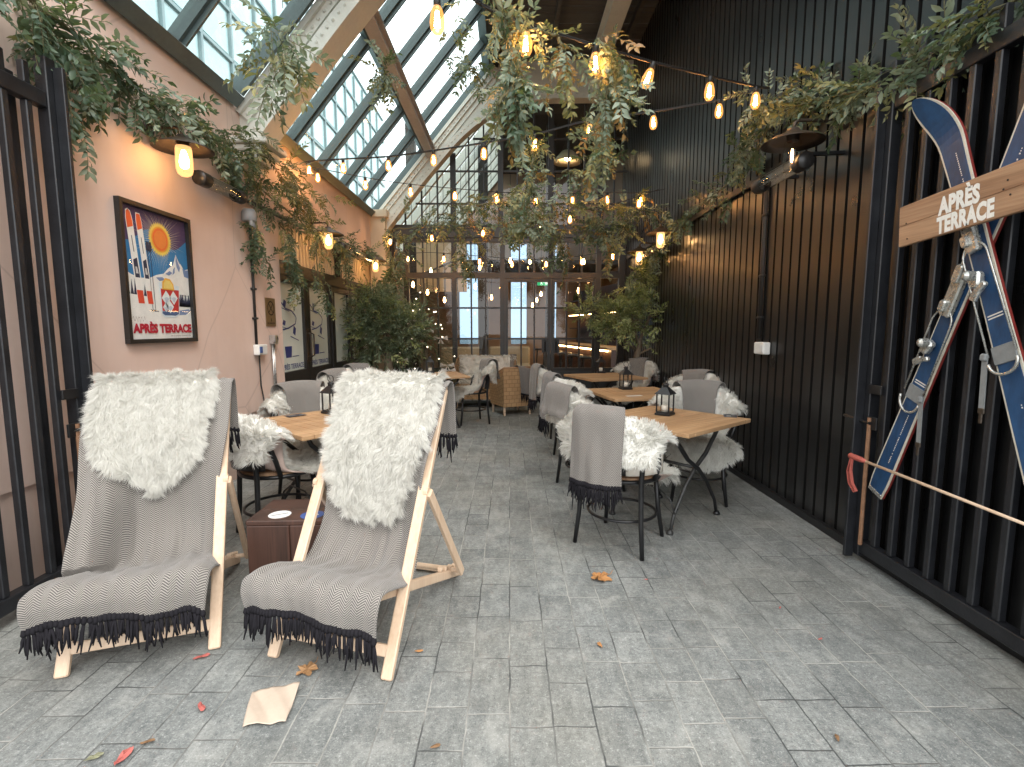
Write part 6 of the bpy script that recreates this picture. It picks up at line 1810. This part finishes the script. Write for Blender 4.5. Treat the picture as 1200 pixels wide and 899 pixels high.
leaf_on_ground("small tan leaf near the bottom left petals", 173, 871, .022, .3, BR, 'oval')
leaf_on_ground("grey green leaf at the bottom left of the paving", 110, 889, .026, .6, (.2, .2, .12), 'oval')
leaf_on_ground("tiny pink petal beyond the large orange leaf", 757, 680, .012, .2, PK, 'petal')
leaf_on_ground("tiny pink petal on the right of the paving toward the gate", 914, 713, .012, .9, PK, 'petal')
leaf_on_ground("tiny red petal on the paving nearest the right gate", 961, 750, .013, .4, PK, 'petal')
leaf_on_ground("tiny brown leaf at the bottom middle of the paving", 510, 876, .018, .4, BR, 'oval')
leaf_on_ground("tiny brown leaf at the bottom right of the paving", 981, 866, .016, 1.2, BR, 'oval')
t = thing("napkin", "crumpled beige paper napkin lying on the paving in front of the deck chairs", "napkin", P(317, 832, Z=0))
M['paper'] = paint("beige_paper", (.52, .42, .33), .85, .08, 12, bump=.3, bscale=60)
cr = [P(284, 853, Z=.004), P(335, 849, Z=.004), P(352, 806, Z=.004), P(296, 812, Z=.004)]
def nap(u, v):
    a, c_ = (u + 1) / 2, v; p = np.outer((1 - a) * (1 - c_), cr[0]) + np.outer(a * (1 - c_), cr[1]) + np.outer(a * c_, cr[2]) + np.outer((1 - a) * c_, cr[3])
    p[:, 2] += .003 + .010 * np.abs(np.sin(a * 5 + c_ * 3)) + .012 * np.clip(np.sin(a * 3 - 1) * c_, 0, 1) + .0015 * np.sin(a * 13 + c_ * 9) ** 2; return p
sheet("paper", nap, 24, 24, M['paper'], t, thick=.001, world=True)
# ------------------------------------------------------------------ light
w = bpy.data.worlds.new("World"); scene.world = w; w.use_nodes = True
nt = w.node_tree; bg = nt.nodes["Background"]
sky = nt.nodes.new("ShaderNodeTexSky"); sky.sky_type = 'NISHITA'; sky.sun_disc = False
SUN_EL, SUN_ROT = rad(48), rad(150)
sky.sun_elevation = SUN_EL; sky.sun_rotation = SUN_ROT
sky.air_density = 1.3; sky.dust_density = 3.5; sky.ozone_density = 1.0
hs = nt.nodes.new("ShaderNodeHueSaturation"); hs.inputs["Saturation"].default_value = .32
nt.links.new(sky.outputs[0], hs.inputs["Color"])
tc = nt.nodes.new("ShaderNodeTexCoord"); nz = nt.nodes.new("ShaderNodeTexNoise"); nz.inputs["Scale"].default_value = 2.2; nz.inputs["Detail"].default_value = 6
nt.links.new(tc.outputs["Generated"], nz.inputs["Vector"])
cr = nt.nodes.new("ShaderNodeMix"); cr.data_type = 'RGBA'                      # overcast cloud layer
nt.links.new(nz.outputs[0], cr.inputs[0]); cr.inputs[6].default_value = (17.6, 18.4, 19.1, 1); cr.inputs[7].default_value = (29, 29.5, 29.8, 1)
cm = nt.nodes.new("ShaderNodeMix"); cm.data_type = 'RGBA'; cm.inputs[0].default_value = .88
nt.links.new(hs.outputs[0], cm.inputs[6]); nt.links.new(cr.outputs[2], cm.inputs[7]); nt.links.new(cm.outputs[2], bg.inputs[0])
bg.inputs[1].default_value = .15
sd = bpy.data.lights.new("sun", 'SUN'); so = bpy.data.objects.new("sun", sd); COL.objects.link(so)
sd.energy = 2.2; sd.angle = rad(25); sd.color = (1, .96, .9)
so.location = (2, -6, 12)
# the sky texture measures rotation clockwise from +Y
sdir = Vector((math.sin(SUN_ROT) * math.cos(SUN_EL), math.cos(SUN_ROT) * math.cos(SUN_EL), math.sin(SUN_EL)))
so.rotation_euler = sdir.to_track_quat('Z', 'Y').to_euler()
scene.view_settings.view_transform = 'Standard'
scene.view_settings.look = 'None'
scene.view_settings.exposure = 0
c = scene.cycles
c.use_denoising = True
try: c.denoiser = 'OPENIMAGEDENOISE'
except Exception: pass
c.max_bounces = 10; c.transparent_max_bounces = 24; c.diffuse_bounces = 5; c.glossy_bounces = 4
c.sample_clamp_indirect = 6.0; c.caustics_reflective = False; c.caustics_refractive = False
c.use_light_tree = True
